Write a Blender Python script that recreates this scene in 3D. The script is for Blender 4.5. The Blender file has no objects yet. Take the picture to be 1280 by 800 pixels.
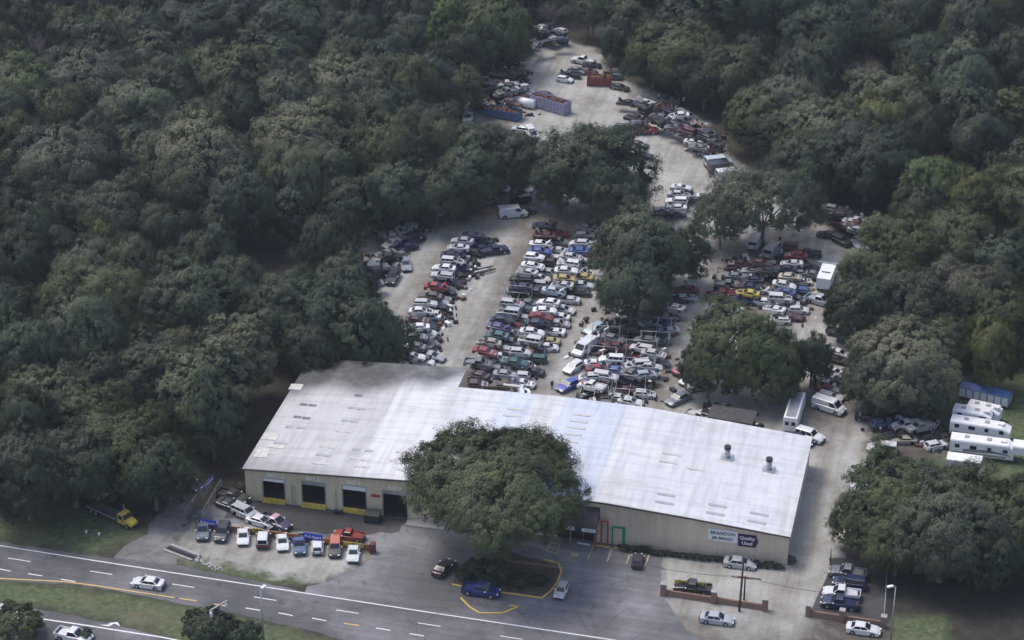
import bpy, math, random
import numpy as np
from mathutils import Vector, Matrix

# ------------------------------------------------------------------ camera, world, sun, exposure
sc = bpy.context.scene
COL = sc.collection
CAMH, PITCH, FPX = 190.0, math.radians(28), 3000.0
cam_data = bpy.data.cameras.new('camera')
cam = bpy.data.objects.new('camera', cam_data)
COL.objects.link(cam)
cam.location = (0, 0, CAMH)
cam.rotation_euler = (math.pi/2 - PITCH, 0, 0)
cam_data.sensor_width = 36
cam_data.lens = 36*FPX/1280
cam_data.clip_start = 1
cam_data.clip_end = 20000
sc.camera = cam

SUN_EL, SUN_AZ = math.radians(63), math.radians(-60)      # azimuth clockwise from +Y: high, soft light from the left
world = bpy.data.worlds.new("World")
sc.world = world
world.use_nodes = True
wn = world.node_tree
sky = wn.nodes.new('ShaderNodeTexSky')
sky.sky_type = 'NISHITA'
sky.sun_disc = False
sky.sun_elevation = SUN_EL
sky.sun_rotation = SUN_AZ
sky.air_density = 1.0
sky.dust_density = 3.0
bg = wn.nodes['Background']
bg.inputs['Strength'].default_value = 0.15
wn.links.new(sky.outputs[0], bg.inputs['Color'])
sl = bpy.data.lights.new('sun', 'SUN')
sl.energy = 1.2
sl.angle = math.radians(24)
sl.color = (1.0, 0.95, 0.88)
sun = bpy.data.objects.new('sun', sl)
COL.objects.link(sun)
sd = Vector((math.sin(SUN_AZ)*math.cos(SUN_EL), math.cos(SUN_AZ)*math.cos(SUN_EL), math.sin(SUN_EL)))
sun.rotation_euler = sd.to_track_quat('Z', 'Y').to_euler()
sun.location = sd*400
sc.view_settings.view_transform = 'Standard'
sc.view_settings.look = 'None'
sc.view_settings.exposure = 0.58
sc.view_settings.gamma = 1
sc.cycles.max_bounces = 5
sc.cycles.diffuse_bounces = 3
sc.cycles.glossy_bounces = 2
sc.cycles.transmission_bounces = 2
sc.cycles.volume_bounces = 0
sc.cycles.use_adaptive_sampling = True

# ------------------------------------------------------------------ pixel of the photo -> point of the place
def G(px, py, z=0.0):
    cp, sp = math.cos(PITCH), math.sin(PITCH)
    dx, dy = px-640, 400-py
    d = (dx, cp*FPX + sp*dy, -sp*FPX + cp*dy)
    t = (z-CAMH)/d[2]
    return Vector((d[0]*t, d[1]*t, z))
def PX(v):
    cp, sp = math.cos(PITCH), math.sin(PITCH)
    dz = v[2]-CAMH
    w = v[1]*cp - dz*sp
    return 640+FPX*v[0]/w, 400-FPX*(v[1]*sp+dz*cp)/w

# ------------------------------------------------------------------ helpers
def tag(o, label=None, cat=None, group=None, kind=None):
    if label: o['label'] = label
    if cat: o['category'] = cat
    if group: o['group'] = group
    if kind: o['kind'] = kind
    return o
def empty(name, loc, rz=0.0, label=None, cat=None, group=None):
    o = bpy.data.objects.new(name, None)
    o.empty_display_size = 0.5
    o.location = loc
    o.rotation_euler = (0, 0, rz)
    COL.objects.link(o)
    return tag(o, label, cat, group)
def link(name, me, parent=None, loc=None, color=None, rot=None):
    o = bpy.data.objects.new(name, me)
    COL.objects.link(o)
    if parent is not None: o.parent = parent
    if loc is not None: o.location = loc
    if rot is not None: o.rotation_euler = rot
    if color is not None: o.color = (*color[:3], 1)
    return o

class MB:
    def __init__(s): s.v = []; s.f = []; s.sm = []
    def add(s, vs, fs, smooth=False):
        b = len(s.v)
        s.v += [tuple(v) for v in vs]
        s.f += [tuple(i+b for i in f) for f in fs]
        s.sm += [smooth]*len(fs)
        return s
    def box(s, a, b, rz=0, c=None):
        x0, y0, z0 = a; x1, y1, z1 = b
        vs = [(x0,y0,z0),(x1,y0,z0),(x1,y1,z0),(x0,y1,z0),(x0,y0,z1),(x1,y0,z1),(x1,y1,z1),(x0,y1,z1)]
        if rz:
            cx, cy = c if c else ((x0+x1)/2, (y0+y1)/2)
            co, si = math.cos(rz), math.sin(rz)
            vs = [(cx+(x-cx)*co-(y-cy)*si, cy+(x-cx)*si+(y-cy)*co, z) for x, y, z in vs]
        return s.add(vs, [(0,3,2,1),(4,5,6,7),(0,1,5,4),(1,2,6,5),(2,3,7,6),(3,0,4,7)])
    def tube(s, pts, rad, n=6, cap=True, smooth=True):
        pts = [Vector(p) for p in pts]
        if not hasattr(rad, '__len__'): rad = [rad]*len(pts)
        vs = []
        for i, p in enumerate(pts):
            d = (pts[min(i+1, len(pts)-1)]-pts[max(i-1, 0)])
            if d.length < 1e-6: d = Vector((0,0,1))
            d.normalize()
            a = d.cross(Vector((0,0,1)) if abs(d.z) < .9 else Vector((1,0,0))).normalized()
            b = d.cross(a)
            for k in range(n):
                t = 2*math.pi*k/n
                vs.append(p+(a*math.cos(t)+b*math.sin(t))*rad[i])
        fs = []
        for i in range(len(pts)-1):
            for k in range(n):
                fs.append((i*n+k, i*n+(k+1)%n, (i+1)*n+(k+1)%n, (i+1)*n+k))
        s.add(vs, fs, smooth)
        if cap:
            b = len(s.v)-len(vs)
            s.f.append(tuple(b+k for k in range(n))[::-1]); s.sm.append(False)
            s.f.append(tuple(b+(len(pts)-1)*n+k for k in range(n))); s.sm.append(False)
        return s
    def prism(s, poly, z0, z1):
        n = len(poly)
        vs = [(x,y,z0) for x,y in poly]+[(x,y,z1) for x,y in poly]
        fs = [tuple(range(n))[::-1], tuple(range(n,2*n))]+[(i,(i+1)%n,n+(i+1)%n,n+i) for i in range(n)]
        return s.add(vs, fs)
    def mesh(s, name, mat):
        me = bpy.data.meshes.new(name)
        me.from_pydata(s.v, [], s.f)
        me.polygons.foreach_set('use_smooth', s.sm)
        me.validate(verbose=False)
        me.update()
        if mat: me.materials.append(mat)
        return me
    def build(s, name, mat, parent=None, **k):
        return link(name, s.mesh(name, mat), parent, **k)

def nodes_mat(name):
    m = bpy.data.materials.new(name)
    m.use_nodes = True
    nt = m.node_tree
    return m, nt, nt.nodes['Principled BSDF']
def noise(nt, scale, detail=4, rough=.6, coord=None, dim='3D'):
    n = nt.nodes.new('ShaderNodeTexNoise')
    n.inputs['Scale'].default_value = scale
    n.inputs['Detail'].default_value = detail
    n.inputs['Roughness'].default_value = rough
    if coord is not None: nt.links.new(coord, n.inputs['Vector'])
    return n.outputs['Fac']
def ramp(nt, fac, stops):
    r = nt.nodes.new('ShaderNodeValToRGB')
    e = r.color_ramp.elements
    e[0].position, e[0].color = stops[0][0], (*stops[0][1], 1)
    e[1].position, e[1].color = stops[-1][0], (*stops[-1][1], 1)
    for p, c in stops[1:-1]:
        x = e.new(p); x.color = (*c, 1)
    nt.links.new(fac, r.inputs[0])
    return r.outputs[0]
def mix(nt, a, b, fac, mode='MIX'):
    m = nt.nodes.new('ShaderNodeMix')
    m.data_type = 'RGBA'; m.blend_type = mode
    for sock, v in ((m.inputs[0], fac), (m.inputs[6], a), (m.inputs[7], b)):
        if isinstance(v, (int, float)): sock.default_value = v
        elif isinstance(v, tuple): sock.default_value = (*v, 1) if len(v) == 3 else v
        else: nt.links.new(v, sock)
    return m.outputs[2]
def mth(nt, op, a, b=0.0, clamp=False):
    m = nt.nodes.new('ShaderNodeMath'); m.operation = op; m.use_clamp = clamp
    for sock, v in ((m.inputs[0], a), (m.inputs[1], b)):
        if isinstance(v, (int, float)): sock.default_value = v
        else: nt.links.new(v, sock)
    return m.outputs[0]
def geo(nt):
    return nt.nodes.new('ShaderNodeNewGeometry').outputs['Position']
def objco(nt):
    return nt.nodes.new('ShaderNodeTexCoord').outputs['Object']
def bump(nt, h, p, strength=.3, dist=.02):
    b = nt.nodes.new('ShaderNodeBump')
    b.inputs['Strength'].default_value = strength
    b.inputs['Distance'].default_value = dist
    nt.links.new(h, b.inputs['Height'])
    nt.links.new(b.outputs[0], p.inputs['Normal'])
def flat(name, c, rough=.7, metal=0.0, var=.25, scale=1.5):
    m, nt, p = nodes_mat(name)
    n = noise(nt, scale, 5, .65, objco(nt))
    c0 = tuple(x*(1-var) for x in c); c1 = tuple(min(1, x*(1+var)) for x in c)
    nt.links.new(ramp(nt, n, [(.3, c0), (.7, c1)]), p.inputs['Base Color'])
    p.inputs['Roughness'].default_value = rough
    p.inputs['Metallic'].default_value = metal
    return m

# ------------------------------------------------------------------ materials
def paint_mat(name, dirt, rough, coat):
    m, nt, p = nodes_mat(name)
    oi = nt.nodes.new('ShaderNodeObjectInfo')
    g = geo(nt)
    n = noise(nt, .9, 5, .65, g)
    f = mth(nt, 'MULTIPLY', mth(nt, 'SUBTRACT', n, .52 - dirt*.1), 3.0*dirt, True)
    c = mix(nt, oi.outputs['Color'], (.15, .095, .065), f)
    n2 = noise(nt, 5.0, 3, .6, g)
    c = mix(nt, c, ramp(nt, n2, [(.3, (.78, .78, .78)), (.7, (1.0, 1.0, 1.0))]), 1.0, 'MULTIPLY')
    nt.links.new(c, p.inputs['Base Color'])
    p.inputs['Roughness'].default_value = rough
    p.inputs['Coat Weight'].default_value = coat
    p.inputs['Coat Roughness'].default_value = .12
    return m
M = {}
M['paint'] = paint_mat('car_paint', .12, .38, .7)
M['junk'] = paint_mat('weathered_car_paint', .42, .5, .35)
m, nt, p = nodes_mat('car_glass'); p.inputs['Base Color'].default_value = (.018, .022, .028, 1); p.inputs['Roughness'].default_value = .09; M['glass'] = m
M['tyre'] = flat('tyre_rubber', (.022, .022, .024), .85)
M['rim'] = flat('wheel_rim', (.42, .43, .45), .35, .7)
M['trim'] = flat('black_trim', (.03, .03, .033), .6)
M['lamp'] = flat('headlamp_lens', (.7, .72, .75), .12)
M['tail'] = flat('tail_lamp_lens', (.35, .02, .02), .2)
M['engine'] = flat('greasy_engine_parts', (.06, .055, .05), .7, .2, .8, 6)
M['metal'] = flat('galvanised_metal', (.42, .43, .45), .45, .6)
M['dkmetal'] = flat('dark_painted_metal', (.035, .035, .04), .5, .3)
M['rust'] = flat('rusty_steel', (.13, .06, .035), .85, .1, .6, 3)
M['white'] = flat('white_paint', (.74, .74, .76), .45, 0, .07)
M['cream'] = flat('cream_paint', (.55, .50, .38), .55, 0, .1)
M['yellow'] = flat('yellow_paint', (.50, .37, .06), .55, 0, .4, 2)
M['blue'] = flat('blue_banner_cloth', (.03, .06, .42), .5, 0, .15)
M['red'] = flat('red_paint', (.38, .03, .025), .5, 0, .2)
M['orange'] = flat('orange_board', (.42, .17, .05), .6, 0, .25, 3)
M['green'] = flat('green_door_frame', (.01, .22, .12), .5)
M['bark'] = flat('oak_bark', (.17, .15, .13), .9, 0, .4, 2)
M['wood'] = flat('weathered_wood', (.24, .105, .055), .8, 0, .4, 3)
M['conc'] = flat('cast_concrete', (.33, .32, .30), .85, 0, .2, 2)
M['person_cloth'] = flat('dark_clothing', (.03, .03, .04), .8)
M['skin'] = flat('skin', (.35, .2, .14), .6)
M['lav'] = flat('lavender_container_paint', (.30, .28, .40), .6, 0, .3, 2)
M['bluep'] = flat('dull_blue_container_paint', (.07, .12, .24), .6, 0, .3, 2)
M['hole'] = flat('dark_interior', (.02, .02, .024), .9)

def leaf_mat(name, trans=.25):
    m, nt, p = nodes_mat(name)
    oi = nt.nodes.new('ShaderNodeObjectInfo')
    at = nt.nodes.new('ShaderNodeAttribute'); at.attribute_name = 'tone'
    c = mix(nt, oi.outputs['Color'], ramp(nt, at.outputs['Fac'], [(0, (.55, .6, .60)), (.5, (1, 1, 1)), (1, (1.5, 1.45, 1.15))]), 1.0, 'MULTIPLY')
    nt.links.new(c, p.inputs['Base Color'])
    p.inputs['Roughness'].default_value = .55
    p.inputs['Specular IOR Level'].default_value = .35
    tr = nt.nodes.new('ShaderNodeBsdfTranslucent')
    nt.links.new(c, tr.inputs['Color'])
    ms = nt.nodes.new('ShaderNodeMixShader'); ms.inputs[0].default_value = trans
    out = nt.nodes['Material Output']
    nt.links.new(p.outputs[0], ms.inputs[1]); nt.links.new(tr.outputs[0], ms.inputs[2])
    nt.links.new(ms.outputs[0], out.inputs['Surface'])
    return m
M['leaf'] = leaf_mat('oak_leaves')
m, nt, p = nodes_mat('bare_twigs')
p.inputs['Base Color'].default_value = (.18, .16, .16, 1); p.inputs['Roughness'].default_value = .9
M['twig'] = m

# asphalt
def asphalt(name, c, tint=(1, 1, 1)):
    m, nt, p = nodes_mat(name)
    g = geo(nt)
    big = noise(nt, .07, 6, .62, g)
    mp = nt.nodes.new('ShaderNodeMapping'); mp.vector_type = 'TEXTURE'; mp.inputs['Rotation'].default_value = (0, 0, math.radians(-15)); mp.inputs['Scale'].default_value = (18, .9, 1)
    nt.links.new(g, mp.inputs['Vector'])
    strk = noise(nt, 1.0, 4, .6, mp.outputs[0])
    fine = noise(nt, 2.2, 5, .7, g)
    a = ramp(nt, big, [(.36, tuple(c*x*.66 for x in tint)), (.5, tuple(c*x*.98 for x in tint)), (.63, tuple(c*x*1.6 for x in tint))])
    a = mix(nt, a, ramp(nt, strk, [(.38, (.86, .86, .86)), (.62, (1.08, 1.08, 1.08))]), 1.0, 'MULTIPLY')
    a = mix(nt, a, ramp(nt, fine, [(.3, (.88, .88, .88)), (.7, (1.08, 1.08, 1.08))]), 1.0, 'MULTIPLY')
    vo = nt.nodes.new('ShaderNodeTexVoronoi'); vo.feature = 'DISTANCE_TO_EDGE'; vo.inputs['Scale'].default_value = .13
    dn = nt.nodes.new('ShaderNodeVectorMath'); dn.operation = 'ADD'
    nv = nt.nodes.new('ShaderNodeTexNoise'); nv.inputs['Scale'].default_value = .4; nt.links.new(g, nv.inputs['Vector'])
    nt.links.new(g, dn.inputs[0]); nt.links.new(nv.outputs['Color'], dn.inputs[1]); nt.links.new(dn.outputs[0], vo.inputs['Vector'])
    a = mix(nt, a, ramp(nt, vo.outputs[0], [(0, (.45, .45, .45)), (.02, (1, 1, 1))]), .4, 'MULTIPLY')
    oil = noise(nt, .45, 3, .5, g)
    a = mix(nt, a, ramp(nt, oil, [(.66, (1, 1, 1)), (.72, (.62, .62, .62))]), 1.0, 'MULTIPLY')
    nt.links.new(a, p.inputs['Base Color'])
    p.inputs['Roughness'].default_value = .85
    return m
M['asphalt'] = asphalt('worn_asphalt_lot', .15, (1.0, .985, 1.05))
M['road'] = asphalt('highway_asphalt', .108, (1.02, .99, 1.06))
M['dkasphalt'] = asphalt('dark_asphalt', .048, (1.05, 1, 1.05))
def linepaint(name, c):
    m, nt, p = nodes_mat(name)
    n = noise(nt, 1.6, 5, .7, geo(nt))
    nt.links.new(ramp(nt, n, [(.28, tuple(x*.5 for x in c)), (.45, c)]), p.inputs['Base Color'])
    p.inputs['Roughness'].default_value = .7
    return m
M['wline'] = linepaint('white_road_paint', (.72, .72, .74))
M['yline'] = linepaint('yellow_road_paint', (.62, .42, .12))
M['fline'] = linepaint('faded_parking_paint', (.50, .40, .24))
# painted metal wall
def wall_mat(name, c, axis_scale=7.0):
    m, nt, p = nodes_mat(name)
    tc = objco(nt)
    sx = nt.nodes.new('ShaderNodeSeparateXYZ'); nt.links.new(tc, sx.inputs[0])
    w = mth(nt, 'SINE', mth(nt, 'MULTIPLY', mth(nt, 'ADD', sx.outputs[0], sx.outputs[1]), axis_scale))
    mp = nt.nodes.new('ShaderNodeMapping'); mp.inputs['Scale'].default_value = (.9, .9, .12); nt.links.new(tc, mp.inputs['Vector'])
    s = noise(nt, 1.0, 5, .6, mp.outputs[0])
    b = noise(nt, .13, 3, .5, tc)
    a = ramp(nt, s, [(.3, tuple(x*.84 for x in c)), (.7, tuple(x*1.06 for x in c))])
    a = mix(nt, a, ramp(nt, b, [(.35, (.90, .86, .84)), (.65, (1.05, 1.05, 1.02))]), 1.0, 'MULTIPLY')
    a = mix(nt, a, ramp(nt, w, [(0, (.97, .97, .97)), (1, (1, 1, 1))]), 1.0, 'MULTIPLY')
    nt.links.new(a, p.inputs['Base Color']); p.inputs['Roughness'].default_value = .6
    bump(nt, w, p, .2, .02)
    return m
M['wall'] = wall_mat('tan_metal_siding', (.62, .535, .38))
M['wall2'] = wall_mat('tan_panel_siding', (.63, .53, .42))
# roof metal: tint comes from the sheet's own colour
m, nt, p = nodes_mat('white_metal_roof')
oi = nt.nodes.new('ShaderNodeObjectInfo'); tc = objco(nt)
sx = nt.nodes.new('ShaderNodeSeparateXYZ'); nt.links.new(tc, sx.inputs[0])
seam = mth(nt, 'POWER', mth(nt, 'ABSOLUTE', mth(nt, 'SINE', mth(nt, 'MULTIPLY', sx.outputs[0], math.pi/.92))), .25)
mp = nt.nodes.new('ShaderNodeMapping'); mp.inputs['Scale'].default_value = (.8, .07, 1); nt.links.new(tc, mp.inputs['Vector'])
st = noise(nt, 1.0, 5, .65, mp.outputs[0])
mp2 = nt.nodes.new('ShaderNodeMapping'); mp2.inputs['Scale'].default_value = (.1, .9, 1); nt.links.new(tc, mp2.inputs['Vector'])
st2 = noise(nt, 1.0, 4, .65, mp2.outputs[0])
a = mix(nt, oi.outputs['Color'], ramp(nt, st, [(.36, (.84, .83, .83)), (.5, (.97, .97, .98)), (.62, (1.04, 1.04, 1.04))]), 1.0, 'MULTIPLY')
a = mix(nt, a, ramp(nt, st2, [(.36, (.86, .85, .84)), (.52, (1, 1, 1))]), 1.0, 'MULTIPLY')
a = mix(nt, a, ramp(nt, seam, [(0, (.82, .82, .84)), (.55, (1, 1, 1))]), 1.0, 'MULTIPLY')
at = nt.nodes.new('ShaderNodeAttribute'); at.attribute_name = 'darkening'
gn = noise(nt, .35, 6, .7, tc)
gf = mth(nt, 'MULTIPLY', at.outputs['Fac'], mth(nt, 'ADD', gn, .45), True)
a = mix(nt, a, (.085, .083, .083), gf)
nt.links.new(a, p.inputs['Base Color']); p.inputs['Roughness'].default_value = .5
bump(nt, seam, p, .5, .03)
M['roof'] = m
# brick
m, nt, p = nodes_mat('brown_brick')
bt = nt.nodes.new('ShaderNodeTexBrick'); bt.inputs['Scale'].default_value = 4.0
bt.inputs['Color1'].default_value = (.17, .085, .06, 1); bt.inputs['Color2'].default_value = (.23, .12, .08, 1); bt.inputs['Mortar'].default_value = (.3, .27, .24, 1)
mp = nt.nodes.new('ShaderNodeMapping'); mp.inputs['Rotation'].default_value = (math.pi/2, 0, 0); nt.links.new(objco(nt), mp.inputs['Vector']); nt.links.new(mp.outputs[0], bt.inputs['Vector'])
nt.links.new(bt.outputs[0], p.inputs['Base Color']); p.inputs['Roughness'].default_value = .9
M['brick'] = m

# ------------------------------------------------------------------ setting: ground sheet with kinds of surface by region
def poly(pts, z=0): return np.array([G(x, y, z)[:2] for x, y in pts])
def sdist(P, poly_):
    n = len(poly_); d = np.full(len(P), 1e9); inside = np.zeros(len(P), bool)
    for i in range(n):
        a = poly_[i]; b = poly_[(i+1) % n]; e = b-a; w = P-a
        t = np.clip((w@e)/(e@e+1e-9), 0, 1)
        q = w-np.outer(t, e); d = np.minimum(d, (q*q).sum(1))
        c = ((a[1] <= P[:, 1]) & (b[1] > P[:, 1])) | ((b[1] <= P[:, 1]) & (a[1] > P[:, 1]))
        xi = a[0]+(P[:, 1]-a[1])/(b[1]-a[1]+1e-12)*(b[0]-a[0])
        inside ^= c & (P[:, 0] < xi)
    d = np.sqrt(d)
    return np.where(inside, d, -d)
GRAVEL = [
    [(425,352),(452,300),(500,275),(560,262),(600,235),(640,215),(668,200),(672,165),(640,160),(590,150),(585,120),(620,95),(640,60),(700,50),(745,60),(765,95),(830,120),(880,150),(905,190),(950,225),(1000,262),(1060,300),(1105,330),(1085,380),(1062,440),(1060,490),(1090,540),(1105,565),(1102,600),(1075,650),(1050,690),(1038,760),(1005,800),(985,830),(900,830),(835,770),(822,755),(826,690),(760,675),(600,560),(380,520),(380,475),(470,470),(440,400)],
    [(243,650),(300,652),(458,680),(470,690),(440,712),(400,728),(330,716),(255,700),(205,694),(222,668)],
]
GRASS = [
    [(222,690),(300,702),(370,714),(398,722),(375,731),(300,722),(225,708),(205,698)],
    [(-40,722),(0,728),(90,733),(200,750),(300,772),(400,794),(450,812),(230,812),(200,793),(100,768),(0,751),(-40,745)],
    [(-40,600),(140,640),(175,668),(120,692),(60,684),(-40,676)],
    [(828,746),(870,752),(958,766),(972,778),(900,782),(836,768)],
    [(1180,470),(1350,440),(1350,620),(1175,620),(1165,560)],
    [(1120,770),(1180,772),(1190,830),(1090,830)],
]
DIRT_SHADE = [  # bare soil; the car row polygons also paint in the shade among the wrecks
    [(975,480),(1060,470),(1075,520),(1040,545),(985,530)],
    [(1005,768),(1050,772),(1110,785),(1110,830),(990,830)],
    [(1095,520),(1190,520),(1190,570),(1110,572)],
    [(590,110),(640,130),(640,160),(590,150)],
    [(455,300),(560,265),(620,225),(655,215),(640,260),(600,280),(520,290),(470,320)],
    [(155,705),(200,650),(212,615),(238,612),(240,640),(225,668),(210,700),(235,712)],
    [(830,755),(900,790),(1000,800),(1000,830),(860,830)],
    [(1010,290),(1100,320),(1110,360),(1080,340)],
    [(560,300),(575,330),(530,430),(510,470),(480,470),(530,350)],  # from here on: ground of the car rows, darkened for shade in the gaps
    [(770,385),(860,390),(830,500),(740,520),(720,500)],
    [(660,262),(740,262),(735,340),(670,500),(570,505),(600,400)],
    [(895,300),(1010,300),(1010,400),(880,400)],
]
xs = np.concatenate([[-6000,-1500,-500,-260], np.arange(-180,181,1.5), [260,500,1500,6000]])
ys = np.concatenate([[-3000,-500,60,180], np.arange(235,640,1.5), [700,900,1600,9000]])
XX, YY = np.meshgrid(xs, ys)
P2 = np.stack([XX.ravel(), YY.ravel()], 1)
rng = np.random.default_rng(4)
me = bpy.data.meshes.new('ground')
nx, ny = len(xs), len(ys)
idx = np.arange(nx*ny).reshape(ny, nx)
quads = np.stack([idx[:-1,:-1], idx[:-1,1:], idx[1:,1:], idx[1:,:-1]], -1).reshape(-1, 4)
vv = np.concatenate([P2, np.zeros((len(P2), 1))], 1)
def np_mesh(me, verts, quads_, smooth=False):
    k = quads_.shape[1]
    me.vertices.add(len(verts)); me.vertices.foreach_set('co', verts.astype(np.float32).ravel())
    me.loops.add(quads_.size); me.loops.foreach_set('vertex_index', quads_.astype(np.int32).ravel())
    me.polygons.add(len(quads_)); me.polygons.foreach_set('loop_start', np.arange(0, quads_.size, k, dtype=np.int32))
    me.update(calc_edges=True); me.validate()
np_mesh(me, vv, quads)
for nm, polys in (('gravel', GRAVEL), ('grass', GRASS), ('dirt', DIRT_SHADE)):
    s = np.full(len(P2), -30.0)
    for q in polys: s = np.maximum(s, sdist(P2, poly(q)))
    at = me.attributes.new(nm, 'FLOAT', 'POINT'); at.data.foreach_set('value', np.clip(s, -30, 30).astype(np.float32))
m, nt, p = nodes_mat('ground_soil_grass_gravel')
g = geo(nt)
n_edge = noise(nt, .28, 6, .7, g)
def mask(nm, soft, wob):
    a = nt.nodes.new('ShaderNodeAttribute'); a.attribute_name = nm
    s = mth(nt, 'ADD', a.outputs['Fac'], mth(nt, 'MULTIPLY', mth(nt, 'SUBTRACT', n_edge, .5), wob))
    return mth(nt, 'ADD', mth(nt, 'DIVIDE', s, soft), .5, True)
litter = ramp(nt, noise(nt, .5, 6, .7, g), [(.3, (.018, .018, .014)), (.5, (.035, .032, .022)), (.7, (.06, .052, .036))])
nb = noise(nt, .09, 5, .6, g)
gr = ramp(nt, noise(nt, 1.1, 6, .75, g), [(.34, (.035, .055, .02)), (.5, (.075, .10, .042)), (.66, (.14, .155, .08))])
gr = mix(nt, gr, (.13, .105, .07), mth(nt, 'MULTIPLY', mth(nt, 'SUBTRACT', nb, .53), 5, True))
gv = ramp(nt, noise(nt, .11, 7, .68, g), [(.36, (.235, .225, .20)), (.5, (.335, .33, .31)), (.64, (.42, .415, .395))])
gv = mix(nt, gv, ramp(nt, noise(nt, 1.7, 5, .7, g), [(.25, (.82, .81, .79)), (.7, (1.07, 1.07, 1.07))]), 1.0, 'MULTIPLY')
mpt = nt.nodes.new('ShaderNodeMapping'); mpt.vector_type = 'TEXTURE'; mpt.inputs['Rotation'].default_value = (0, 0, math.radians(77)); mpt.inputs['Scale'].default_value = (26, 1.9, 1); nt.links.new(g, mpt.inputs['Vector'])
trk = noise(nt, 1.0, 4, .6, mpt.outputs[0])
gv = mix(nt, gv, ramp(nt, trk, [(.37, (.80, .77, .73)), (.55, (1.03, 1.03, 1.03))]), 1.0, 'MULTIPLY')
gv = mix(nt, gv, ramp(nt, noise(nt, .22, 5, .6, g), [(.60, (1, 1, 1)), (.70, (.70, .68, .65))]), 1.0, 'MULTIPLY')
wv = noise(nt, .8, 6, .75, g)
gv = mix(nt, gv, (.12, .125, .07), mth(nt, 'MULTIPLY', mth(nt, 'SUBTRACT', wv, .66), 6, True))
dt = ramp(nt, noise(nt, .6, 6, .7, g), [(.3, (.06, .05, .042)), (.55, (.125, .108, .09)), (.75, (.24, .215, .185))])
c = mix(nt, litter, gr, mask('grass', 2.5, 7))
c = mix(nt, c, gv, mask('gravel', 2.0, 7))
c = mix(nt, c, dt, mth(nt, 'MULTIPLY', mask('dirt', 6.0, 12), .85))  # soil colour, also painted as shade between the car rows
nt.links.new(c, p.inputs['Base Color']); p.inputs['Roughness'].default_value = .95
bump(nt, noise(nt, 2.5, 5, .7, g), p, .6, .08)
me.materials.append(m)
ground = link('ground', me); tag(ground, kind='structure')

R = random.Random(7)
def ragged(pts, step=1.2, amp=.25, z=0.0, seed=1):
    rr = random.Random(seed); out = []
    W = [G(x, y) for x, y in pts]
    for i, a in enumerate(W):
        b = W[(i+1) % len(W)]; d = (b-a); n = max(1, int(d.length/step)); nr = Vector((-d.y, d.x, 0)).normalized() if d.length > 0 else Vector()
        for k in range(n):
            t = k/n; q = a+d*t+nr*rr.uniform(-amp, amp)*(1 if k else 0); out.append((q.x, q.y, z))
    return out
def sheet(name, pts, mat, z, amp=.25, parent=None, seed=1, kind='structure', label=None):
    vs = ragged(pts, amp=amp, z=z, seed=seed) if amp else [tuple(G(x, y))[:2]+(z,) for x, y in pts]
    mb = MB(); mb.add(vs, [tuple(range(len(vs)))])
    me = mb.mesh(name, mat)
    o = link(name, me, parent)
    if me.polygons and me.polygons[0].normal.z < 0: me.flip_normals()
    if parent is None: tag(o, label, kind=kind)
    return o
lot = sheet('parking_lot', [(240,646),(262,632),(318,625),(560,650),(760,677),(828,692),(824,740),(850,775),(885,815),(720,800),(540,770),(380,742),(384,733),(420,722),(458,703),(466,690),(460,680),(300,654)], M['asphalt'], .004, .3)
highway = sheet('highway', [(-60,664),(0,677),(110,694),(215,705),(300,722),(385,741),(540,766),(720,795),(900,826),(1000,860),(520,860),(440,806),(400,791),(300,768),(240,757),(180,745),(100,731),(0,726),(-60,722)], M['road'], .008, .15)
drive = sheet('side_driveway', [(140,700),(175,672),(205,640),(213,618),(232,618),(238,640),(226,668),(206,690),(228,712)], asphalt('dusty_driveway', .15, (1.05, 1.0, .96)), .006, .7, seed=5)
sheet('second_carriageway', [(-80,738),(-10,751),(100,771),(200,794),(232,806),(330,860),(-80,900)], M['road'], .008, .15)
sheet('fenced_lot_paving', [(1036,697),(1085,700),(1110,712),(1106,780),(1012,765),(1036,715)], M['dkasphalt'], .004, .1)
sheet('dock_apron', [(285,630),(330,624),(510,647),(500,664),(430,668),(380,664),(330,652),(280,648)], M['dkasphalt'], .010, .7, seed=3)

def stripe(p0, p1, w, mat, name, parent, z=.012):
    a, b = G(*p0), G(*p1); d = (b-a).normalized(); n = Vector((-d.y, d.x, 0))*w/2
    vs = [a-n, b-n, b+n, a+n]
    mb = MB(); mb.add([(v.x, v.y, z) for v in vs], [(0,1,2,3)])
    return mb.build(name, mat, parent)
def polyline(pts, w, mat, name, parent, z=.012):
    W = [G(*q) for q in pts]; L = []; Rr = []
    for i, q in enumerate(W):
        d = (W[min(i+1, len(W)-1)]-W[max(0, i-1)]).normalized(); n = Vector((-d.y, d.x, 0))*w/2
        L.append((q+n)); Rr.append((q-n))
    vs = [(v.x, v.y, z) for v in Rr]+[(v.x, v.y, z) for v in L]; k = len(W)
    mb = MB(); mb.add(vs, [(i, i+1, k+i+1, k+i) for i in range(k-1)])
    return mb.build(name, mat, parent)
polyline([(-40,675),(0,682),(120,701),(340,735),(540,766),(760,799),(900,821)], .2, M['wline'], 'edge_line', highway)
for k in range(-1, 8):
    x0 = 10+102.5*k; y0 = 697.6+16.2*k
    stripe((x0, y0), (x0+28, y0+4.4), .16, M['wline'], 'lane_dash', highway)
for a, b in (((-6,710),(13,714)),((35,717),(53,720)),((76,724),(94,727)),((307,760),(325,763)),((348,766),(366,769.5)),((390,772.5),(408,776)),((470,785),(488,788)),((512,792),(530,795))):
    stripe(a, b, .18, M['wline'], 'lane_dash', highway)
polyline([(-40,720),(0,723),(80,727),(120,732),(165,739),(218,747)], .22, M['yline'], 'median_line', highway)
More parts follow.
